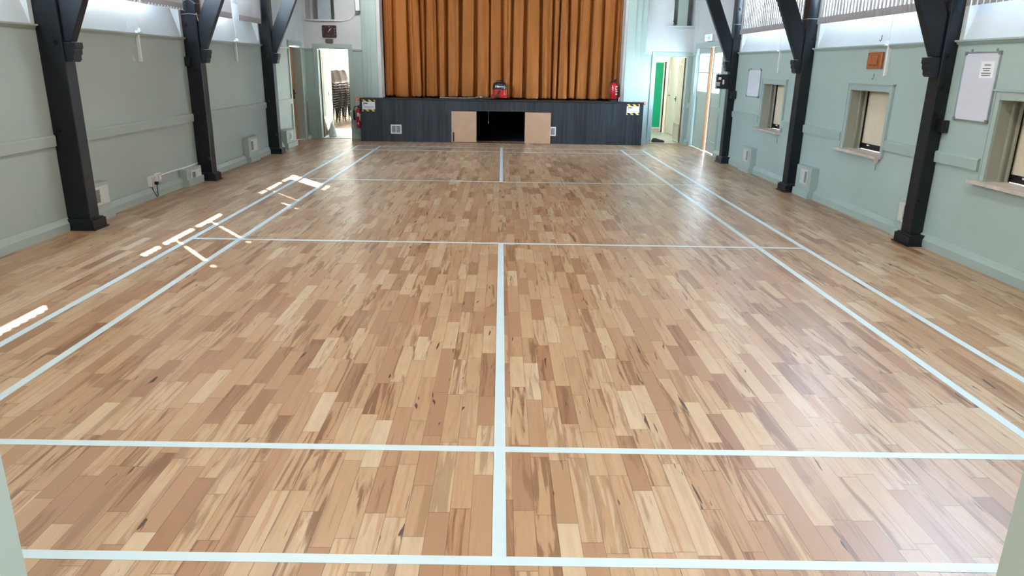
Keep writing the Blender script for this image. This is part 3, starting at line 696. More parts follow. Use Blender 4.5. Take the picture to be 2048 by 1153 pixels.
# ------------------------------------------------------------------ stage
YS = 14.35
st_o = (0, YS, 0)
stage = thing('stage', 'low black stage platform with dark boarded front and open hatch', 'stage', st_o)
k = MB(st_o); x0, x1 = -3.15, 3.165
k.box(x0, -.56, YS, YS+.03, 0, .915).box(.52, x1, YS, YS+.03, 0, .915).box(-.56, .52, YS, YS+.03, .70, .915).box(-.56, .52, YS, YS+.03, 0, .012)
k.build('front_boarding', LAM, stage)
e = MB(st_o).box(x0-.012, x1+.012, YS-.022, YS+.06, .915, .945); e.box(x0-.012, x0, YS-.01, YS+.03, 0, .915).box(x1, x1+.012, YS-.01, YS+.03, 0, .915)
e.build('nosing', NOSE, stage, bevel=.004)
MB(st_o).box(x0, x1, YS+.03, YB-.001, .905, .94).build('apron_floor', NOSE, stage)
MB(st_o).box(-2.719, 2.779, YB-.001, 17.2, .905, .94).build('stage_floor', NOSE, stage)
v = MB(st_o); v.box(-1.3, -1.25, YS+.03, 17.1, 0, .9).box(1.25, 1.3, YS+.03, 17.1, 0, .9).box(-1.3, 1.3, 17.1, 17.15, 0, .9)
v.build('understage_lining', DARK, stage)
MB(st_o).box(x0, x0+.02, YS+.03, YB-.001, 0, .905).box(x1-.02, x1, YS+.03, YB-.001, 0, .905).build('side_boarding', NOSE, stage)
def flap(x0, x1, z0, z1, hinge_side, bolt_, lab):
    dd = MB(st_o).box(x0, x1, YS-.045, YS-.025, z0, z1).build('hatch_door', MDF, stage, bevel=.002); dd['label'] = lab
    for zz in (z0+.09, z1-.09):
        hx = hinge_side; MB(st_o).box(hx-.005, hx+.005, YS-.048, YS-.022, zz-.015, zz+.015).build('hinge', GREY, dd)
    if bolt_:
        MB(st_o).box(x0+.03, x0+.062, YS-.052, YS-.045, .03, .23).build('bolt_plate', INK, dd, bevel=.002)
        MB(st_o).cyl((x0+.046, YS-.06, .02), (x0+.046, YS-.06, .18), .008, n=8).cyl((x0+.046, YS-.075, .17), (x0+.046, YS-.055, .17), .009, n=8).cyl((x0+.046, YS-.06, .2), (x0+.046, YS-.052, .21), .006, n=8).build('bolt_rod', INK, dd, smooth=True)
    return dd
flap(-1.125, -.565, .012, .69, -.575, True, 'raw fibreboard hatch door folded open, black bolt')
flap(.525, 1.105, .008, .69, .537, False, 'raw fibreboard hatch door folded open')
MB(st_o).box(-.60, -.56, YS-.02, YS, .01, .70).box(.52, .56, YS-.02, YS, .01, .70).build('hatch_frame', NOSE, stage)
MB(st_o).cyl((-.30, YS+.25, .70), (-.30, YS+.25, .46), .003, n=6).cyl((-.30, YS+.25, .46), (-.30, YS+.25, .41), .008, n=8).build('pull_cord', CHAIN, stage)
def svent(x0, x1, z0, z1, lab):
    o = ((x0+x1)/2, YS, z0); t = thing('air_vent', lab, 'vent', o); e = .025
    f = MB(o); y = YS-.012; xm = (x0+x1)/2
    f.box(x0, x1, y, YS, z0, z0+e).box(x0, x1, y, YS, z1-e, z1).box(x0, x0+e, y, YS, z0+e, z1-e).box(x1-e, x1, y, YS, z0+e, z1-e).box(xm-.008, xm+.008, y, YS, z0+e, z1-e)
    f.build('frame', PVC, t, bevel=.002)
    g = MB(o)
    n = 12
    for i in range(n):
        xx = x0+e+(x1-x0-2*e)*(i+.5)/n
        g.box(xx-.004, xx+.004, YS-.008, YS-.001, z0+e, z1-e)
    g.build('louvre', mat('vent_louvre', (.45, .45, .43), .5, noise=.05) if 'vent_louvre' not in bpy.data.materials else bpy.data.materials['vent_louvre'], t)
svent(-2.49, -2.25, .175, .375, 'white square air vent left on the dark stage front')
svent(.99, 1.23, .18, .38, 'white square air vent half hidden behind the right hatch door')
def sign(x0, x1, z0, z1, lab, stripes, tail):
    o = ((x0+x1)/2, YS-.002, z0); t = thing('warning_sign', lab, 'sign', o); y0, y1 = YS-.006, YS-.001
    MB(o).box(x0, x1, y0+.001, y1, z0, z1).build('backing', INK, t)
    h = .05
    for zb, ph in ((z1-h, 0), (z0, .06)):
        k = MB(o)
        for i in range(-1, 4):
            xa = x0+ph+i*.125; pts = []
            for (px, pz) in ((xa+.045, zb), (xa+.105, zb), (xa+.06, zb+h), (xa, zb+h)): pts.append((min(max(px, x0), x1), y0, pz))
            if abs(pts[0][0]-pts[1][0]) < .003 and abs(pts[2][0]-pts[3][0]) < .003: continue
            if len({(round(p[0], 4), p[2]) for p in pts}) < 4: pts = [p for i_, p in enumerate(pts) if p not in pts[:i_]]
            if len(pts) >= 3: k.prism(pts, (0, .001, 0))
        k.build('hazard_stripes', YEL, t)
    MB(o).box(x0+.004, x1-.004, y0-.001, y0+.001, z0+h-.006, z1-h+.004).build('panel', PAPER, t)
    k = MB(o); zt = z1-h-.012; xa = x0+.03; y = y0-.0018
    k.prism([(xa, y, zt), (xa+.105, y, zt-.012), (xa+.105, y, zt-.028), (xa+.075, y, zt-.026), (xa+.06, y, zt-.036), (xa+.045, y, zt-.024), (xa+.022, y, zt-.022), (xa+.022, y, zt-.058), (xa+.008, y, zt-.058), (xa+.01, y, zt-.02)], (0, .0008, 0))
    k.build('pictogram', INK, t)
    for i, (zz, l) in enumerate(((zt-.085, .22), (zt-.105, .22), (zt-.125, .10))):
        k = MB(o); xc = (x0+x1)/2; x = xc-l/2
        while x < xc+l/2:
            q = random.uniform(.008, .02); k.box(x, x+q, y, y+.0008, zz-.004, zz+.003); x += q+.004
        k.build('print_line', INK, t)
sign(-3.115, -2.82, .655, .91, 'white notice with yellow and black stripes, left end of stage front', 1, 0)
sign(2.80, 3.09, .675, .905, 'white notice with yellow and black stripes, right end of stage front', 1, 0)

# stage house behind the opening
struct('floor_stage', MB().box(-2.95, 2.95, 14.82, 17.3, -.1, 0), DARK)
struct('wall_stage_back', MB().box(-2.9, 2.95, 17.2, 17.3, 0, 4.4), DARK); struct('wall_stage_left', MB().box(-2.85, -2.725, 15.0, 17.2, 0, 4.4), DARK)
struct('wall_stage_right', MB().box(2.785, 2.9, 15.0, 17.2, 0, 4.4), DARK); struct('ceiling_stage', MB().box(-2.9, 2.95, 15.0, 17.3, 4.4, 4.5), DARK)
# proscenium pilasters (stepped mouldings) with base blocks
def pil(x_in, x_out, sgn):
    """x_in: edge at opening; x_out outer edge"""
    k = MB(); w = abs(x_out-x_in); X = lambda f: x_in + sgn*w*f
    def bx(f0, f1, y, z0, z1):
        a, b = sorted((X(f0), X(f1))); k.box(a, b, y, YB+.001, z0, z1)
    bx(0, 1, 14.66, .945, 4.3); bx(0, .42, 14.59, .945, 4.3); bx(.42, .70, 14.62, .945, 4.3)
    bx(-.0, .44, 14.565, .945, 1.26); bx(.44, .72, 14.60, .945, 1.28); bx(.72, 1.01, 14.64, .945, 1.28)
    return k
struct('trim_8', pil(-2.78, -3.12, -1), SAGED, 'stepped pilaster left of the stage curtain', bevel=.004); struct('trim_9', pil(2.75, 3.20, 1), SAGED, 'stepped pilaster right of the stage curtain', bevel=.004)
GW = mat('grey_white_reveal', (.55, .55, .53), .6, noise=.06, nscale=3)
struct('trim_10', MB().box(-2.78, -2.70, 14.62, 15.02, .945, 4.2).box(2.70, 2.76, 14.62, 15.02, .945, 4.2), GW, 'grey reveals inside the stage opening')
# curtains
def curtain(x0, x1, seed, lab):
    rnd = random.Random(seed); yb = 15.12; org = ((x0+x1)/2, yb, .96)
    nx = int((x1-x0)*170); zs = [.965+(4.25-.965)*(i/44)**1.1 for i in range(45)]
    # irregular pleats: positions with own width and depth
    pl = [x0]
    while pl[-1] < x1: pl.append(pl[-1]+rnd.choice((rnd.uniform(.12, .18), rnd.uniform(.22, .36), rnd.uniform(.22, .36))))
    sc = (x1-x0)/(pl[-1]-x0); pl = [x0+(p-x0)*sc for p in pl]
    amp = [rnd.uniform(.08, .14) for _ in pl]; sk_ = [rnd.uniform(.25, .75) for _ in pl]; sub = [rnd.uniform(0, .03) for _ in pl]; drift = [rnd.uniform(-.06, .06) for _ in pl]
    hem = [rnd.uniform(-.012, .018) for _ in pl]
    bm = bmesh.new(); G = []
    import bisect
    for z in zs:
        row = []; s = (4.25-z)/3.3
        q = [p+(drift[i]*s if 0 < i < len(pl)-1 else 0) for i, p in enumerate(pl)]
        for i in range(nx+1):
            x = x0+(x1-x0)*i/nx; k = min(max(bisect.bisect_right(q, x)-1, 0), len(q)-2)
            t = (x-q[k])/(q[k+1]-q[k]); c = sk_[k]; t2 = .5*t/c if t < c else .5+.5*(t-c)/(1-c)
            b_ = math.sin(PI*t2); e_ = min(max((min(t, 1-t)-.035)/.13, 0), 1); prof = e_*e_*(3-2*e_)*(.80+.2*b_)
            a = amp[k]*(.65+.45*s)
            y = yb+.10 - a*1.7*prof + sub[k]*math.sin(4*PI*t2+k)*b_+.006*math.sin(x*23+z*1.3)
            zz = z+(hem[k]*(1 if z < .97 else 0)) + (.006*math.sin(x*60) if z < .97 else 0)
            row.append(bm.verts.new(Vector((x, y, max(zz, .948)))-Vector(org)))
        G.append(row)
    for r in range(len(G)-1):
        for i in range(nx): bm.faces.new((G[r][i], G[r][i+1], G[r+1][i+1], G[r+1][i]))
    me = bpy.data.meshes.new('stage_curtain'); bm.to_mesh(me); bm.free(); me.materials.append(CURT)
    for p in me.polygons: p.use_smooth = True
    o = bpy.data.objects.new('stage_curtain', me); C.objects.link(o); o.location = org
    m_ = o.modifiers.new('thickness', 'SOLIDIFY'); m_.thickness = .006
    tag(o, lab, 'curtain')
curtain(-2.71, -.27, 3, 'left half of the rust velvet stage curtain')
curtain(-.31, 2.72, 11, 'right half of the rust velvet stage curtain, behind the vacuum cleaner')

# ------------------------------------------------------------------ vacuum cleaner, wand
vo = (-.055, 14.78, .945)
v = thing('vacuum_cleaner', 'red and black tub vacuum cleaner standing on the stage edge', 'vacuum cleaner', vo)
cx, cy, cz = vo
def sq_lathe(org, cx, cy, prof, n=40, pw=3.2):
    k = MB(org); bm = k.bm; rings = []
    for r, z in prof:
        ring = []
        for j in range(n):
            a = 2*PI*j/n; ca, sa = math.cos(a), math.sin(a)
            f = 1/((abs(ca)**pw+abs(sa)**pw)**(1/pw)); ring.append(bm.verts.new(Vector((cx+r*f*ca, cy+r*.92*f*sa, z))-k.o))
        rings.append(ring)
    for i in range(len(rings)-1):
        for j in range(n): bm.faces.new((rings[i][j], rings[i][(j+1) % n], rings[i+1][(j+1) % n], rings[i+1][j]))
    bm.faces.new(rings[0][::-1]); bm.faces.new(rings[-1]); return k
sq_lathe(vo, cx, cy, [(.165, cz+.035), (.19, cz+.045), (.192, cz+.075), (.165, cz+.095), (.155, cz+.10), (.15, cz+.215), (.152, cz+.22)]).build('tub', VRED, v, smooth=True)
sq_lathe(vo, cx, cy, [(.158, cz+.22), (.160, cz+.245), (.155, cz+.30), (.142, cz+.345), (.115, cz+.37), (.06, cz+.38), (.01, cz+.382)], pw=3).build('motor_lid', RBLK, v, smooth=True)
MB(vo).tube([(cx-.07, cy, cz+.36), (cx-.065, cy, cz+.40), (cx, cy, cz+.412), (cx+.065, cy, cz+.40), (cx+.07, cy, cz+.36)], .011, 8).build('carry_handle', RBLK, v, smooth=True)
text('lid_lettering', 'Henry', .075, (cx+.0, cy-.146, cz+.285), (math.radians(84), 0, 0), PAPER, v, vo, .001)
for sx in (-1, 1):
    MB(vo).cyl((cx+sx*.13, cy-.10, cz+.035), (cx+sx*.165, cy-.10, cz+.035), .035, n=16).build('wheel', RBLK, v, smooth=True)
    MB(vo).cyl((cx+sx*.14, cy+.10, cz+.05), (cx+sx*.185, cy+.10, cz+.05), .05, n=18).build('wheel', RBLK, v, smooth=True)
MB(vo).cyl((cx+.005, cy-.13, cz+.175), (cx-.005, cy-.175, cz+.165), .027, n=14).build('hose_socket', RBLK, v, smooth=True)
hp = [(cx, cy-.16, cz+.168), (cx-.02, cy-.20, cz+.14), (cx-.07, cy-.215, cz+.08), (cx-.13, cy-.21, cz+.035), (cx-.22, cy-.19, cz+.02), (cx-.34, cy-.12, cz+.02), (cx-.42, cy-.06, cz+.02)]
def smoothpts(P, n=6):
    P = [Vector(p) for p in P]; out_ = []
    for i in range(len(P)-1):
        p0, p1, p2, p3 = P[max(i-1, 0)], P[i], P[i+1], P[min(i+2, len(P)-1)]
        for k in range(n):
            t = k/n; out_.append(.5*((2*p1)+(-p0+p2)*t+(2*p0-5*p1+4*p2-p3)*t*t+(-p0+3*p1-3*p2+p3)*t**3))
    out_.append(P[-1]); return out_
hs = smoothpts(hp, 9); MB(vo).tube(hs, .019, 10, rs=[.019+.003*(i % 2) for i in range(len(hs))]).build('hose', HOSE, v)
wo_ = (-.95, 14.72, .955); t = thing('vacuum_wand', 'jointed grey vacuum tube lying on the stage left of the cleaner', 'vacuum wand', wo_)
wp = [(-1.42, 14.74, .962), (-1.20, 14.71, .962), (-1.0, 14.69, .962), (-.80, 14.70, .962), (-.62, 14.73, .972), (-.50, 14.76, .985)]
for i in range(5):
    a, b = Vector(wp[i]), Vector(wp[i+1]); d = (b-a)*.03
    MB(wo_).cyl(a+d, b-d, .016, n=12).build('tube_section', mat('wand_grey', (.2, .19, .175), .4, noise=.05) if 'wand_grey' not in bpy.data.materials else bpy.data.materials['wand_grey'], t, smooth=True)
MB(wo_).cyl((-.50, 14.76, .985), (-.45, 14.765, .975), .024, .018, n=12).build('cuff', PVC, t, smooth=True)

# ------------------------------------------------------------------ fire extinguishers
def ext_body(o, x, y, z, r, h, t, lab_m=PAPER):
    MB(o).lathe((x, y, z), [(r*.9, 0), (r, .02), (r, h*.78), (r*.85, h*.86), (r*.5, h*.93), (r*.3, h*.96)], 28).build('cylinder', RED, t, smooth=True)
    MB(o).cyl((x, y, z+h*.95), (x, y, z+h*1.01), .018, n=12).box(x-.02, x+.02, y-.015, y+.015, z+h, z+h+.025).build('valve', RBLK, t)
    MB(o).prism([(x-.02, y-.01, z+h+.02), (x+.03, y-.01, z+h+.035), (x+.075, y-.01, z+h+.075), (x+.06, y-.01, z+h+.08), (x+.0, y-.01, z+h+.04)], (0, .02, 0)).prism([(x-.01, y-.01, z+h), (x+.06, y-.01, z+h-.01), (x+.06, y-.01, z+h+.005), (x, y-.01, z+h+.015)], (0, .02, 0)).build('lever', RBLK, t)
eo = (2.56, 14.80, .945); t = thing('fire_extinguisher', 'red fire extinguisher standing at the right end of the stage', 'fire extinguisher', eo)
MB(eo).lathe((2.56, 14.80, .945), [(.105, 0), (.105, .03), (.09, .04), (.085, .055)], 24).build('base_stand', RBLK, t, smooth=True)
ext_body(eo, 2.56, 14.80, .985, .09, .39, t)
for zz, w_ in ((1.26, .04), (1.20, .03), (1.16, .045), (1.12, .03), (1.09, .04)):
    MB(eo).box(2.585, 2.585+w_, 14.706, 14.712, zz, zz+.018).build('label_line', PAPER, t)
MB(eo).tube(smoothpts([(2.54, 14.79, 1.375), (2.47, 14.77, 1.37), (2.455, 14.75, 1.28), (2.458, 14.75, 1.1), (2.46, 14.75, 1.0)]), .009, 8).build('hose', HOSE, t, smooth=True)
for i, xx in enumerate((2.675, 2.73)):
    oo = (xx, 14.72, .945); b = MB(oo).lathe(oo, [(.014, 0), (.018, .01), (.016, .05), (.008, .08), (.006, .10)], 14)
    tag(b.build('small_bottle', PVC, None, smooth=True), ['small white bottle nearest the stage extinguisher', 'small white bottle against the right pilaster of the stage'][i], 'bottle')
eo = (-3.30, 14.72, .28); t = thing('fire_extinguisher', 'tall red fire extinguisher with black horn hung on the back wall', 'fire extinguisher', eo)
ext_body(eo, -3.265, 14.725, .28, .06, .44, t)
MB(eo).box(-3.30, -3.23, 14.78, 14.80, .45, .60).build('wall_bracket', RBLK, t)
MB(eo).box(-3.295, -3.255, 14.660, 14.666, .52, .60).box(-3.29, -3.26, 14.660, 14.666, .34, .38).box(-3.245, -3.225, 14.668, 14.676, .42, .58).build('label_line', PAPER, t)
MB(eo).tube(smoothpts([(-3.27, 14.71, .735), (-3.33, 14.70, .74), (-3.365, 14.70, .71), (-3.37, 14.70, .64)]), .009, 8).build('hose', HOSE, t, smooth=True)
MB(eo).cyl((-3.37, 14.70, .65), (-3.37, 14.70, .44), .022, .034, n=16).build('discharge_horn', RBLK, t, smooth=True)
for i, (x, z, w_) in enumerate(((-3.29, .90, .09), (3.245, .91, .12))):
    oo = (x, YB, z); t = thing('fire_point_sign', ['small red and white sign above the hung extinguisher', 'small red and white sign right of the stage'][i], 'sign', oo)
    MB(oo).box(x-w_/2, x+w_/2, YB-.006, YB-.001, z-.045, z+.045).build('panel', SIGNR, t)
    k = MB(oo); k.box(x-w_/2+.012, x-w_/2+.024, YB-.008, YB-.006, z-.03, z+.03).box(x-.005, x+.007, YB-.008, YB-.006, z-.03, z+.03).box(x+w_/2-.026, x+w_/2-.014, YB-.008, YB-.006, z-.02, z+.03).box(x-w_/2, x+w_/2, YB-.008, YB-.006, z-.045, z-.041).box(x-w_/2, x+w_/2, YB-.008, YB-.006, z+.041, z+.045)
    k.build('pictogram', PAPER, t)
tag(MB((4.12, YB, .87)).box(4.262, 4.298, YB-.06, YB-.004, .83, .92).build('light_switch', PVC, None, bevel=.004), 'white light switch beside the right doorway', 'light switch')

# ------------------------------------------------------------------ clock and little panel
co = (-3.845, YB, 2.22); t = thing('wall_clock', 'square dark wooden wall clock above the left doorway', 'clock', co)
cx, cz = -3.845, 2.345
MB(co).box(cx-.155, cx+.155, YB-.05, YB-.001, cz-.125, cz+.125).build('case', CLK, t, bevel=.015)
for n_ in range(1, 13):
    a = n_*PI/6; sx_, cz_ = math.sin(a), math.cos(a); f = 1/max(abs(sx_), abs(cz_))
    text('numeral', str(n_), .034, (cx+.12*f*sx_, YB-.052, cz+.095*f*cz_), (PI/2, 0, 0), PVC if 1 < n_ < 5 or n_ == 12 else GREY, t, co)
def hand(ang, l, w_):
    d = Vector((math.sin(ang), 0, math.cos(ang))); n = Vector((math.cos(ang), 0, -math.sin(ang))); c = Vector((cx-.015, YB-.056, cz-.01))
    MB(co).prism([c-n*w_-d*.02, c+n*w_-d*.02, c+n*w_+d*l*.7, c+d*l, c-n*w_+d*l*.7], (0, .002, 0)).build('clock_hand', PVC, t)
hand(math.radians(32), .085, .005); hand(math.radians(42), .115, .0035)
tag(MB((-3.86, YB, 2.11)).box(-3.94, -3.78, YB-.04, YB-.001, 2.105, 2.185).build('grey_box', mat('grey_speaker', (.10, .10, .10), .6, noise=.1), None, bevel=.004), 'small dark grey box between the clock and door frame', 'box')
tag(MB((-3.115, 14.75, 2.78)).box(-3.21, -3.125, 14.58, YB-.001, 2.77, 3.05).build('wall_speaker', PVC, None, bevel=.008), 'white box fixed high left of the stage pilaster', 'box')
cb = MB((-3.4, YB, 2.6)).tube(smoothpts([(-3.17, YB-.01, 2.83), (-3.22, YB-.012, 2.80), (-3.28, YB-.012, 2.70), (-3.36, YB-.012, 2.61), (-3.48, YB-.012, 2.575), (-3.60, YB-.012, 2.59)]), .006, 6)
tag(cb.build('loose_cable', CHAIN, None, smooth=True), 'thin pale cable curving from white box to the ledge above clock', 'cable')
# ledges + recesses in the back wall
for i, (a, b, ra, rb) in enumerate(((-4.40, -3.50, -4.36, -3.72), (3.62, 4.299, 3.80, 4.27))):
    k = MB(); ys = 14.74
    n = 10; pts = [(a, YB-.001, 2.585)]
    for j in range(n+1):
        f = j/n; pts.append((a+(b-a)*f, YB-.07*math.sin(PI*min(max(f, .0), 1))**.5-.002, 2.585))
    pts = pts[:1]+pts[2:-1]+[(b, YB-.001, 2.585)]
    k.prism([(p[0], p[1], 2.56) for p in pts], (0, 0, .03))
    struct('trim_%d' % (11+i), k, WHITE, ['ledge under the recess above the clock', 'ledge under the recess above the right doorway'][i])
    k = MB(); k.box(ra, rb, 15.25, 15.27, 2.6, 3.6).box(ra-.02, ra, 15.0, 15.27, 2.6, 3.6).box(rb, rb+.02, 15.0, 15.27, 2.6, 3.6).box(ra, rb, 15.0, 15.27, 2.58, 2.6).box(ra, rb, 15.0, 15.27, 3.6, 3.62)
    struct('wall_recess_%s' % ('left' if i == 0 else 'right'), k, WHITE)
bb = MB((-3.98, 14.93, 2.6)).box(-4.11, -3.82, 14.90, 14.94, 2.60, 3.55); tag(bb.build('shutter_board', HBOARD, None, bevel=.004), 'blue grey board standing in the recess above the clock', 'board')
bb = MB((3.98, 14.93, 2.6)).box(3.90, 4.12, 14.84, 14.88, 2.60, 3.55); tag(bb.build('shutter_board', SAGED, None, bevel=.004), 'sage board standing in the recess above the right doorway', 'board')
tag(MB((3.85, YB, 2.65)).tube([(3.79, YB-.008, 2.70), (3.86, YB-.03, 2.64)], .008, 6).build('window_catch', INK, None), 'small black catch beside the sage board', 'catch')

# ------------------------------------------------------------------ doorways in the back wall
def archi(name, a, b, h, lab):
    k = MB(); k.box(a-.085, a, YB-.025, YB, 0, h).box(b, b+.085, YB-.025, YB, 0, h).box(a-.085, b+.085, YB-.025, YB, h, h+.09)
    k.box(a, a+.012, YB-.01, 15.0, 0, h).box(b-.012, b, YB-.01, 15.0, 0, h).box(a, b, YB-.01, 15.0, h-.012, h)
    struct(name, k, SAGED, lab, bevel=.003)
archi('trim_13', -4.16, -3.45, 1.99, 'sage frame of the left doorway'); archi('trim_14', 3.47, 4.213, 1.95, 'sage frame of the right doorway')
def boarded_door(name, xf, sgn, y0, y1, h, lab):
    """open leaf at right angles; visible face at x=xf looking towards sgn"""
    o = ((xf), y0, 0); th = -sgn*.04
    a, b = sorted((xf, xf+th)); k = MB(o).box(a, b, y0, y1, .012, h)
    f = k.build(name, CRD, None, bevel=.002); f['kind'] = 'structure'; f['label'] = lab
    n = 7; g = MB(o); ym0, ym1 = y0+.10, y1-.10
    for i in range(n):
        ya = ym0+(ym1-ym0)*i/n+.004; yb = ym0+(ym1-ym0)*(i+1)/n-.004; p, q = sorted((xf, xf+sgn*.008)); g.box(p, q, ya, yb, .48, h-.16)
    g.build('tongue_and_groove_panel', CRD, f, bevel=.003)
    p, q = sorted((xf, xf+sgn*.012)); MB(o).box(p, q, y0+.03, y1-.03, .05, .43).build('kick_plate', STEEL, f)
    p, q = sorted((xf, xf+th)); MB(o).box(p, q, y0-.012, y0-.001, .012, h).build('door_edge', DKWOOD, f)
    MB(o).box(min(xf, xf+sgn*.006), max(xf, xf+sgn*.006), (y0+y1)/2-.04, (y0+y1)/2+.02, h-.11, h-.06).build('door_disc', PVC, f)
    hx = xf+sgn*.045; MB(o).tube([(xf, y1-.06, .99), (hx, y1-.06, .99), (hx, y1-.17, 1.0)], .009, 8).box(min(xf, xf+sgn*.008), max(xf, xf+sgn*.008), y1-.085, y1-.035, .93, 1.05).build('door_handle', INK, f)
    return f
boarded_door('door_4', -4.125, 1, 14.99, 15.62, 1.96, 'cream boarded door folded back inside the left doorway')
boarded_door('door_5', 4.175, -1, 14.99, 15.60, 1.92, 'cream boarded door folded back inside the right doorway')
# left lobby and chair store
struct('floor_lobby_left', MB().box(-6.2, -3.0, 14.82, 17.40, -.1, 0), VINYL); struct('floor_lobby_right', MB().box(3.0, 6.2, 14.82, 21, -.1, 0), VINYL)
struct('floor_store', MB().box(-8, -3.0, 17.40, 23, -.1, 0), FLOOR)
struct('trim_15', MB().box(-4.16, -3.45, 14.80, 14.84, 0, .006).box(3.47, 4.213, 14.80, 14.84, 0, .006), DKWOOD, 'door thresholds')
wall('wall_lobby_left_back', 'y', 17.38, 17.50, -6.2, -3.0, 0, 2.42, [(-4.50, -3.60, 0, 2.05)], 9, [CRD, CRD])
struct('trim_16', MB().box(-4.58, -4.485, 17.33, 17.52, 0, 2.05).box(-3.615, -3.55, 17.33, 17.52, 0, 2.05), CRD, 'cream frame of the chair store')
struct('wall_lobby_left_side', MB().box(-6.3, -6.2, 15.0, 23, 0, 2.42), BRICKW); struct('wall_lobby_left_inner', MB().box(-3.1, -2.95, 15.0, 23, 0, 2.42), BRICKW)
k = MB(); k.mi = 0; k.box(-8, -3.0, 22.9, 23.0, 0, 1.72); k.mi = 1; k.box(-8, -3.0, 22.9, 23.0, 1.72, 2.42); struct('wall_store_back', k, [PALEB, BRICKW])
struct('wall_store_side', MB().box(-8.1, -8, 17.4, 23, 0, 2.42), BRICKW)
struct('ceiling_store', MB().box(-8, -2.95, 15.0, 23, 2.42, 2.5), CEIL)
# right lobby
struct('wall_lobby_right_side', MB().box(4.60, 4.70, 15.0, 21, 0, 2.42), CRD); struct('wall_lobby_right_inner', MB().box(2.95, 3.05, 15.0, 21, 0, 2.42), BRICKW)
struct('wall_lobby_right_back', MB().box(2.95, 4.7, 20.9, 21, 0, 2.42), BRICKW); struct('ceiling_lobby_right', MB().box(2.95, 4.7, 15.0, 21, 2.42, 2.5), CEIL)
struct('trim_17', MB().box(4.45, 4.60, 17.70, 17.80, 0, 2.1).box(4.45, 4.60, 16.75, 16.80, 0, 2.1), CRD, 'frame of the side door in the right lobby')
d_ = struct('door_6', MB((4.55, 17.2, 0)).box(4.50, 4.545, 16.80, 17.70, .01, 2.05), PVC, 'white flush side door in the right lobby', bevel=.002)
MB((4.55, 17.2, 0)).tube([(4.50, 17.62, 1.0), (4.455, 17.62, 1.0), (4.455, 17.5, 1.0)], .009, 8).build('door_handle', INK, d_)
# green display screen
go = (4.05, 18.0, 0); t = thing('display_screen', 'tall green display screen standing inside the right doorway', 'screen', go)
MB(go).box(3.5, 4.35, 17.98, 18.01, .13, 1.83).build('fabric_panel', GREEN, t)
MB(go).box(4.35, 4.385, 17.96, 18.03, .03, 1.86).box(3.46, 3.5, 17.96, 18.03, .03, 1.86).box(3.5, 4.35, 17.97, 18.02, 1.83, 1.85).box(3.5, 4.35, 17.97, 18.02, .105, .13).build('frame', PVC, t)
MB(go).box(3.5, 4.35, 17.97, 18.02, 0, .10).build('base_board', SILL, t)
MB((4.42, 18.05, 0)).box(4.395, 4.44, 18.05, 18.10, 0, 1.86)
tag(MB((4.42, 18.07, 0)).box(4.395, 4.445, 18.05, 18.10, 0, 1.86).build('screen_post', mat('dark_blue_metal', (.02, .03, .06), .4, noise=.05), None, bevel=.004), 'dark blue post beside the green display screen', 'post')
# dark shoe on lobby floor
so = (3.72, 15.12, 0); t = thing('shoe', 'dark brown shoe lying just inside the right doorway', 'shoe', so)
k = MB(so); bm = k.bm; prof = [(-.15, .03, .035), (-.12, .045, .085), (-.05, .045, .09), (.02, .045, .065), (.08, .05, .05), (.13, .045, .04), (.155, .02, .025)]; rings = []
for dx, w_, h in prof:
    rings.append([bm.verts.new((dx, w_*math.cos(a)*1.0, .012+max(0, h*math.sin(a)))) for a in [PI*j/10 for j in range(11)]])
for i in range(len(rings)-1):
    for j in range(10): bm.faces.new((rings[i][j], rings[i+1][j], rings[i+1][j+1], rings[i][j+1]))
    bm.faces.new((rings[i][0], rings[i][10], rings[i+1][10], rings[i+1][0]))
bm.faces.new(rings[0]); bm.faces.new(rings[-1][::-1]); k.build('upper', LEATH, t, smooth=True)
MB(so).box(so[0]-.15, so[0]+.15, so[1]-.045, so[1]+.045, 0, .014).build('sole', INK, t, bevel=.006)
# white bag by the left door
bo = (-4.02, 15.30, 0); bg_ = MB(bo).lathe(bo, [(.075, 0), (.09, .03), (.085, .12), (.06, .22), (.03, .30), (.012, .36)], 18)
for v_ in bg_.bm.verts: v_.co.x += .012*math.sin(v_.co.z*40+v_.co.y*30); v_.co.y += .015*math.sin(v_.co.z*33+v_.co.x*50); v_.co.y *= 1.2
tag(bg_.build('plastic_bag', BAG, None, smooth=True), 'crumpled white plastic bag on the floor inside the left doorway', 'bag')
# lamps added out of view to brighten passage, store and lobby
def lamp(x, y, z, e, lab):
    o = (x, y, z); t = thing('added_lamp', lab, 'lamp', o)
    MB(o).box(x-.3, x+.3, y-.3, y+.3, z-.03, z).build('housing', PVC, t); MB(o).box(x-.28, x+.28, y-.28, y+.28, z-.035, z-.03).build('diffuser', LAMPM, t)
    l = bpy.data.lights.new('added_lamp_light', 'AREA'); l.size = .5; l.energy = e; l.color = (1, .97, .9); q = bpy.data.objects.new('added_lamp_light', l); C.objects.link(q); q.parent = t; q.location = (0, 0, -.05)
lamp(0, -2.6, 2.59, 9, 'added square fill lamp in the entrance passage')
lamp(-4.7, 21.6, 2.41, 22, 'added square fill lamp in the chair store')
lamp(3.9, 16.3, 2.41, 5, 'added square fill lamp in the right lobby, near end'); lamp(3.9, 19.2, 2.41, 9, 'added square fill lamp in the right lobby, far end')

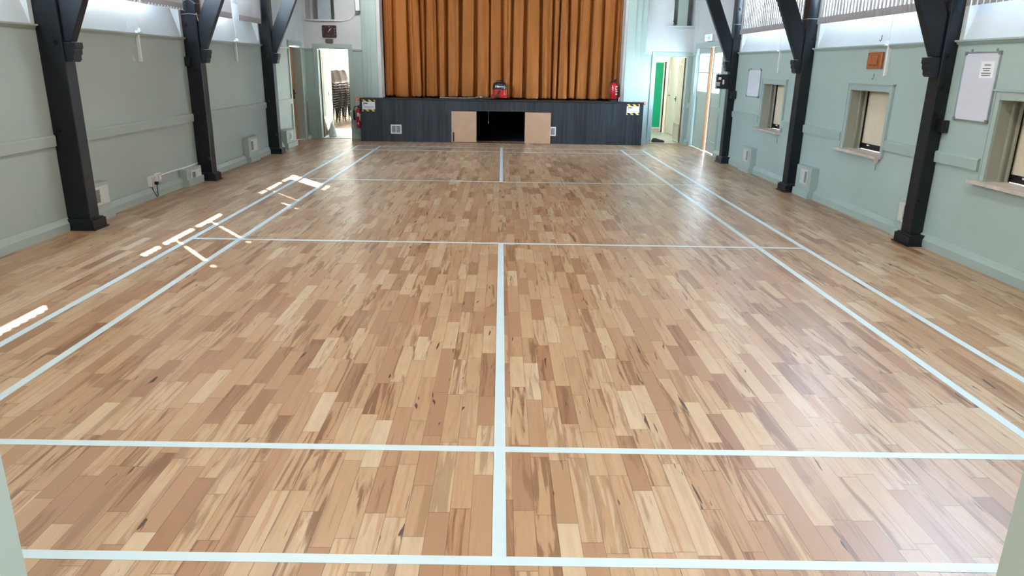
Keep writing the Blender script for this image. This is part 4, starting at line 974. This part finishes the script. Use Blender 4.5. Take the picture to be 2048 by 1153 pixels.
# unseen hall lamps, added as fill for the near floor
for ly in (-.2, 1.7, 3.6):
    for lx in (-1.9, 1.9):
        lamp(lx, ly, 4.2, 5, 'added square fill lamp hung %s of the entrance, %s row' % ('left' if lx < 0 else 'right', {-.2: 'nearest', 1.7: 'second', 3.6: 'third'}[ly]))
def spot(x, y, z, tgt, e, lab):  # unseen spotlight added to lift the dark stage end
    o = Vector((x, y, z)); t = thing('added_spotlight', lab, 'spotlight', o); d = (Vector(tgt)-o).normalized()
    MB(o).cyl(o-d*.12, o+d*.12, .075, .09, n=18).cyl(o-d*.16, o-d*.12, .05, .075, n=18).build('lamp_housing', RBLK, t, smooth=True)
    MB(o).box(x-.11, x-.10, y-.015, y+.015, z-.02, z+.16).box(x+.10, x+.11, y-.015, y+.015, z-.02, z+.16).box(x-.11, x+.11, y-.015, y+.015, z+.15, z+.165).box(x-.01, x+.01, y-.01, y+.01, z+.16, z+.62).build('yoke', RBLK, t)
    l = bpy.data.lights.new('added_spot_light', 'SPOT'); l.energy = e; l.spot_size = math.radians(75); l.spot_blend = .9; l.shadow_soft_size = .09; l.color = (1, .98, .95)
    q = bpy.data.objects.new('added_spot_light', l); C.objects.link(q); q.parent = t; q.location = d*.14; q.rotation_euler = (-d).to_track_quat('Z', 'Y').to_euler()
spot(-2.6, 12.1, 3.75, (-2.9, 15, 2.4), SPOT_E*1.5, 'added black fill spotlight over the left side of the hall')
spot(0, 12.1, 3.75, (0, 15, 1.5), SPOT_E*.35, 'added black fill spotlight over the middle of the hall')
spot(2.6, 12.1, 3.75, (3.0, 15, 2.6), SPOT_E*.75, 'added black fill spotlight over the right side of the hall')
# ------------------------------------------------------------------ stacked chairs
def chair_proto():
    t = thing('stacking_chair', 'x', 'chair', (0, 0, 0))
    # shell: swept profile in y-z, curved in x
    prof = [(-.21, .425), (-.20, .45), (-.10, .445), (.0, .435), (.10, .43), (.17, .445), (.20, .50), (.215, .58), (.235, .68), (.255, .77), (.262, .80)]
    wid = [.19, .215, .22, .22, .215, .20, .20, .215, .215, .17, .07]
    bm = bmesh.new(); R = []
    for (y, z), w_ in zip(prof, wid):
        R.append([bm.verts.new((w_*u, y-(.035*(u*u) if z > .46 else 0), z+(.02*u*u if z <= .46 else 0))) for u in (-1, -.75, -.4, 0, .4, .75, 1)])
    for i in range(len(R)-1):
        for j in range(6): bm.faces.new((R[i][j], R[i][j+1], R[i+1][j+1], R[i+1][j]))
    me = bpy.data.meshes.new('shell'); bm.to_mesh(me); bm.free(); me.materials.append(SHELL)
    for p in me.polygons: p.use_smooth = True
    o = bpy.data.objects.new('shell', me); C.objects.link(o); o.parent = t
    s = o.modifiers.new('s', 'SOLIDIFY'); s.thickness = .006
    for sx in (-1, 1):
        for sy in (-1, 1):
            MB().cyl((sx*.16, sy*.14, .43), (sx*.23, sy*.22-.0, 0.0), .011, n=8).build('leg', LEGM, t)
    MB().cyl((-.16, -.14, .425), (-.16, .14, .425), .010, n=6).cyl((.16, -.14, .425), (.16, .14, .425), .010, n=6).build('seat_frame', LEGM, t)
    return t
proto = chair_proto(); first = True
stacks = [(-5.0, 19.2, 'nearest'), (-4.95, 19.75, 'second'), (-4.88, 20.3, 'third'), (-4.81, 20.85, 'farthest')]
for si_, (sx_, sy_, nm) in enumerate(stacks):
    N_ = 11
    for i in range(N_):
        c = proto if first else copy_tree(proto); first = False
        c.location = (sx_+.010*i, sy_, .001+.068*i); c.rotation_euler = (0, 0, math.radians(68))
        pos = 'topmost of' if i == N_-1 else ('lowest of' if i == 0 else 'inside')
        c['label'] = 'brown grey stacking chair, %s the %s stack in the store' % (pos, nm) if i in (0, N_-1) else 'brown grey stacking chair with black legs, inside the %s tall stack' % nm
        c['group'] = 'chairs in the %s stack' % nm
# ------------------------------------------------------------------ ground outside
tag(MB((0, 8, -.2)).box(-40, 40, -30, 50, -.3, -.13).build('ground', ASPH, None), 'pale paving outside the hall', 'ground')['kind'] = 'structure'
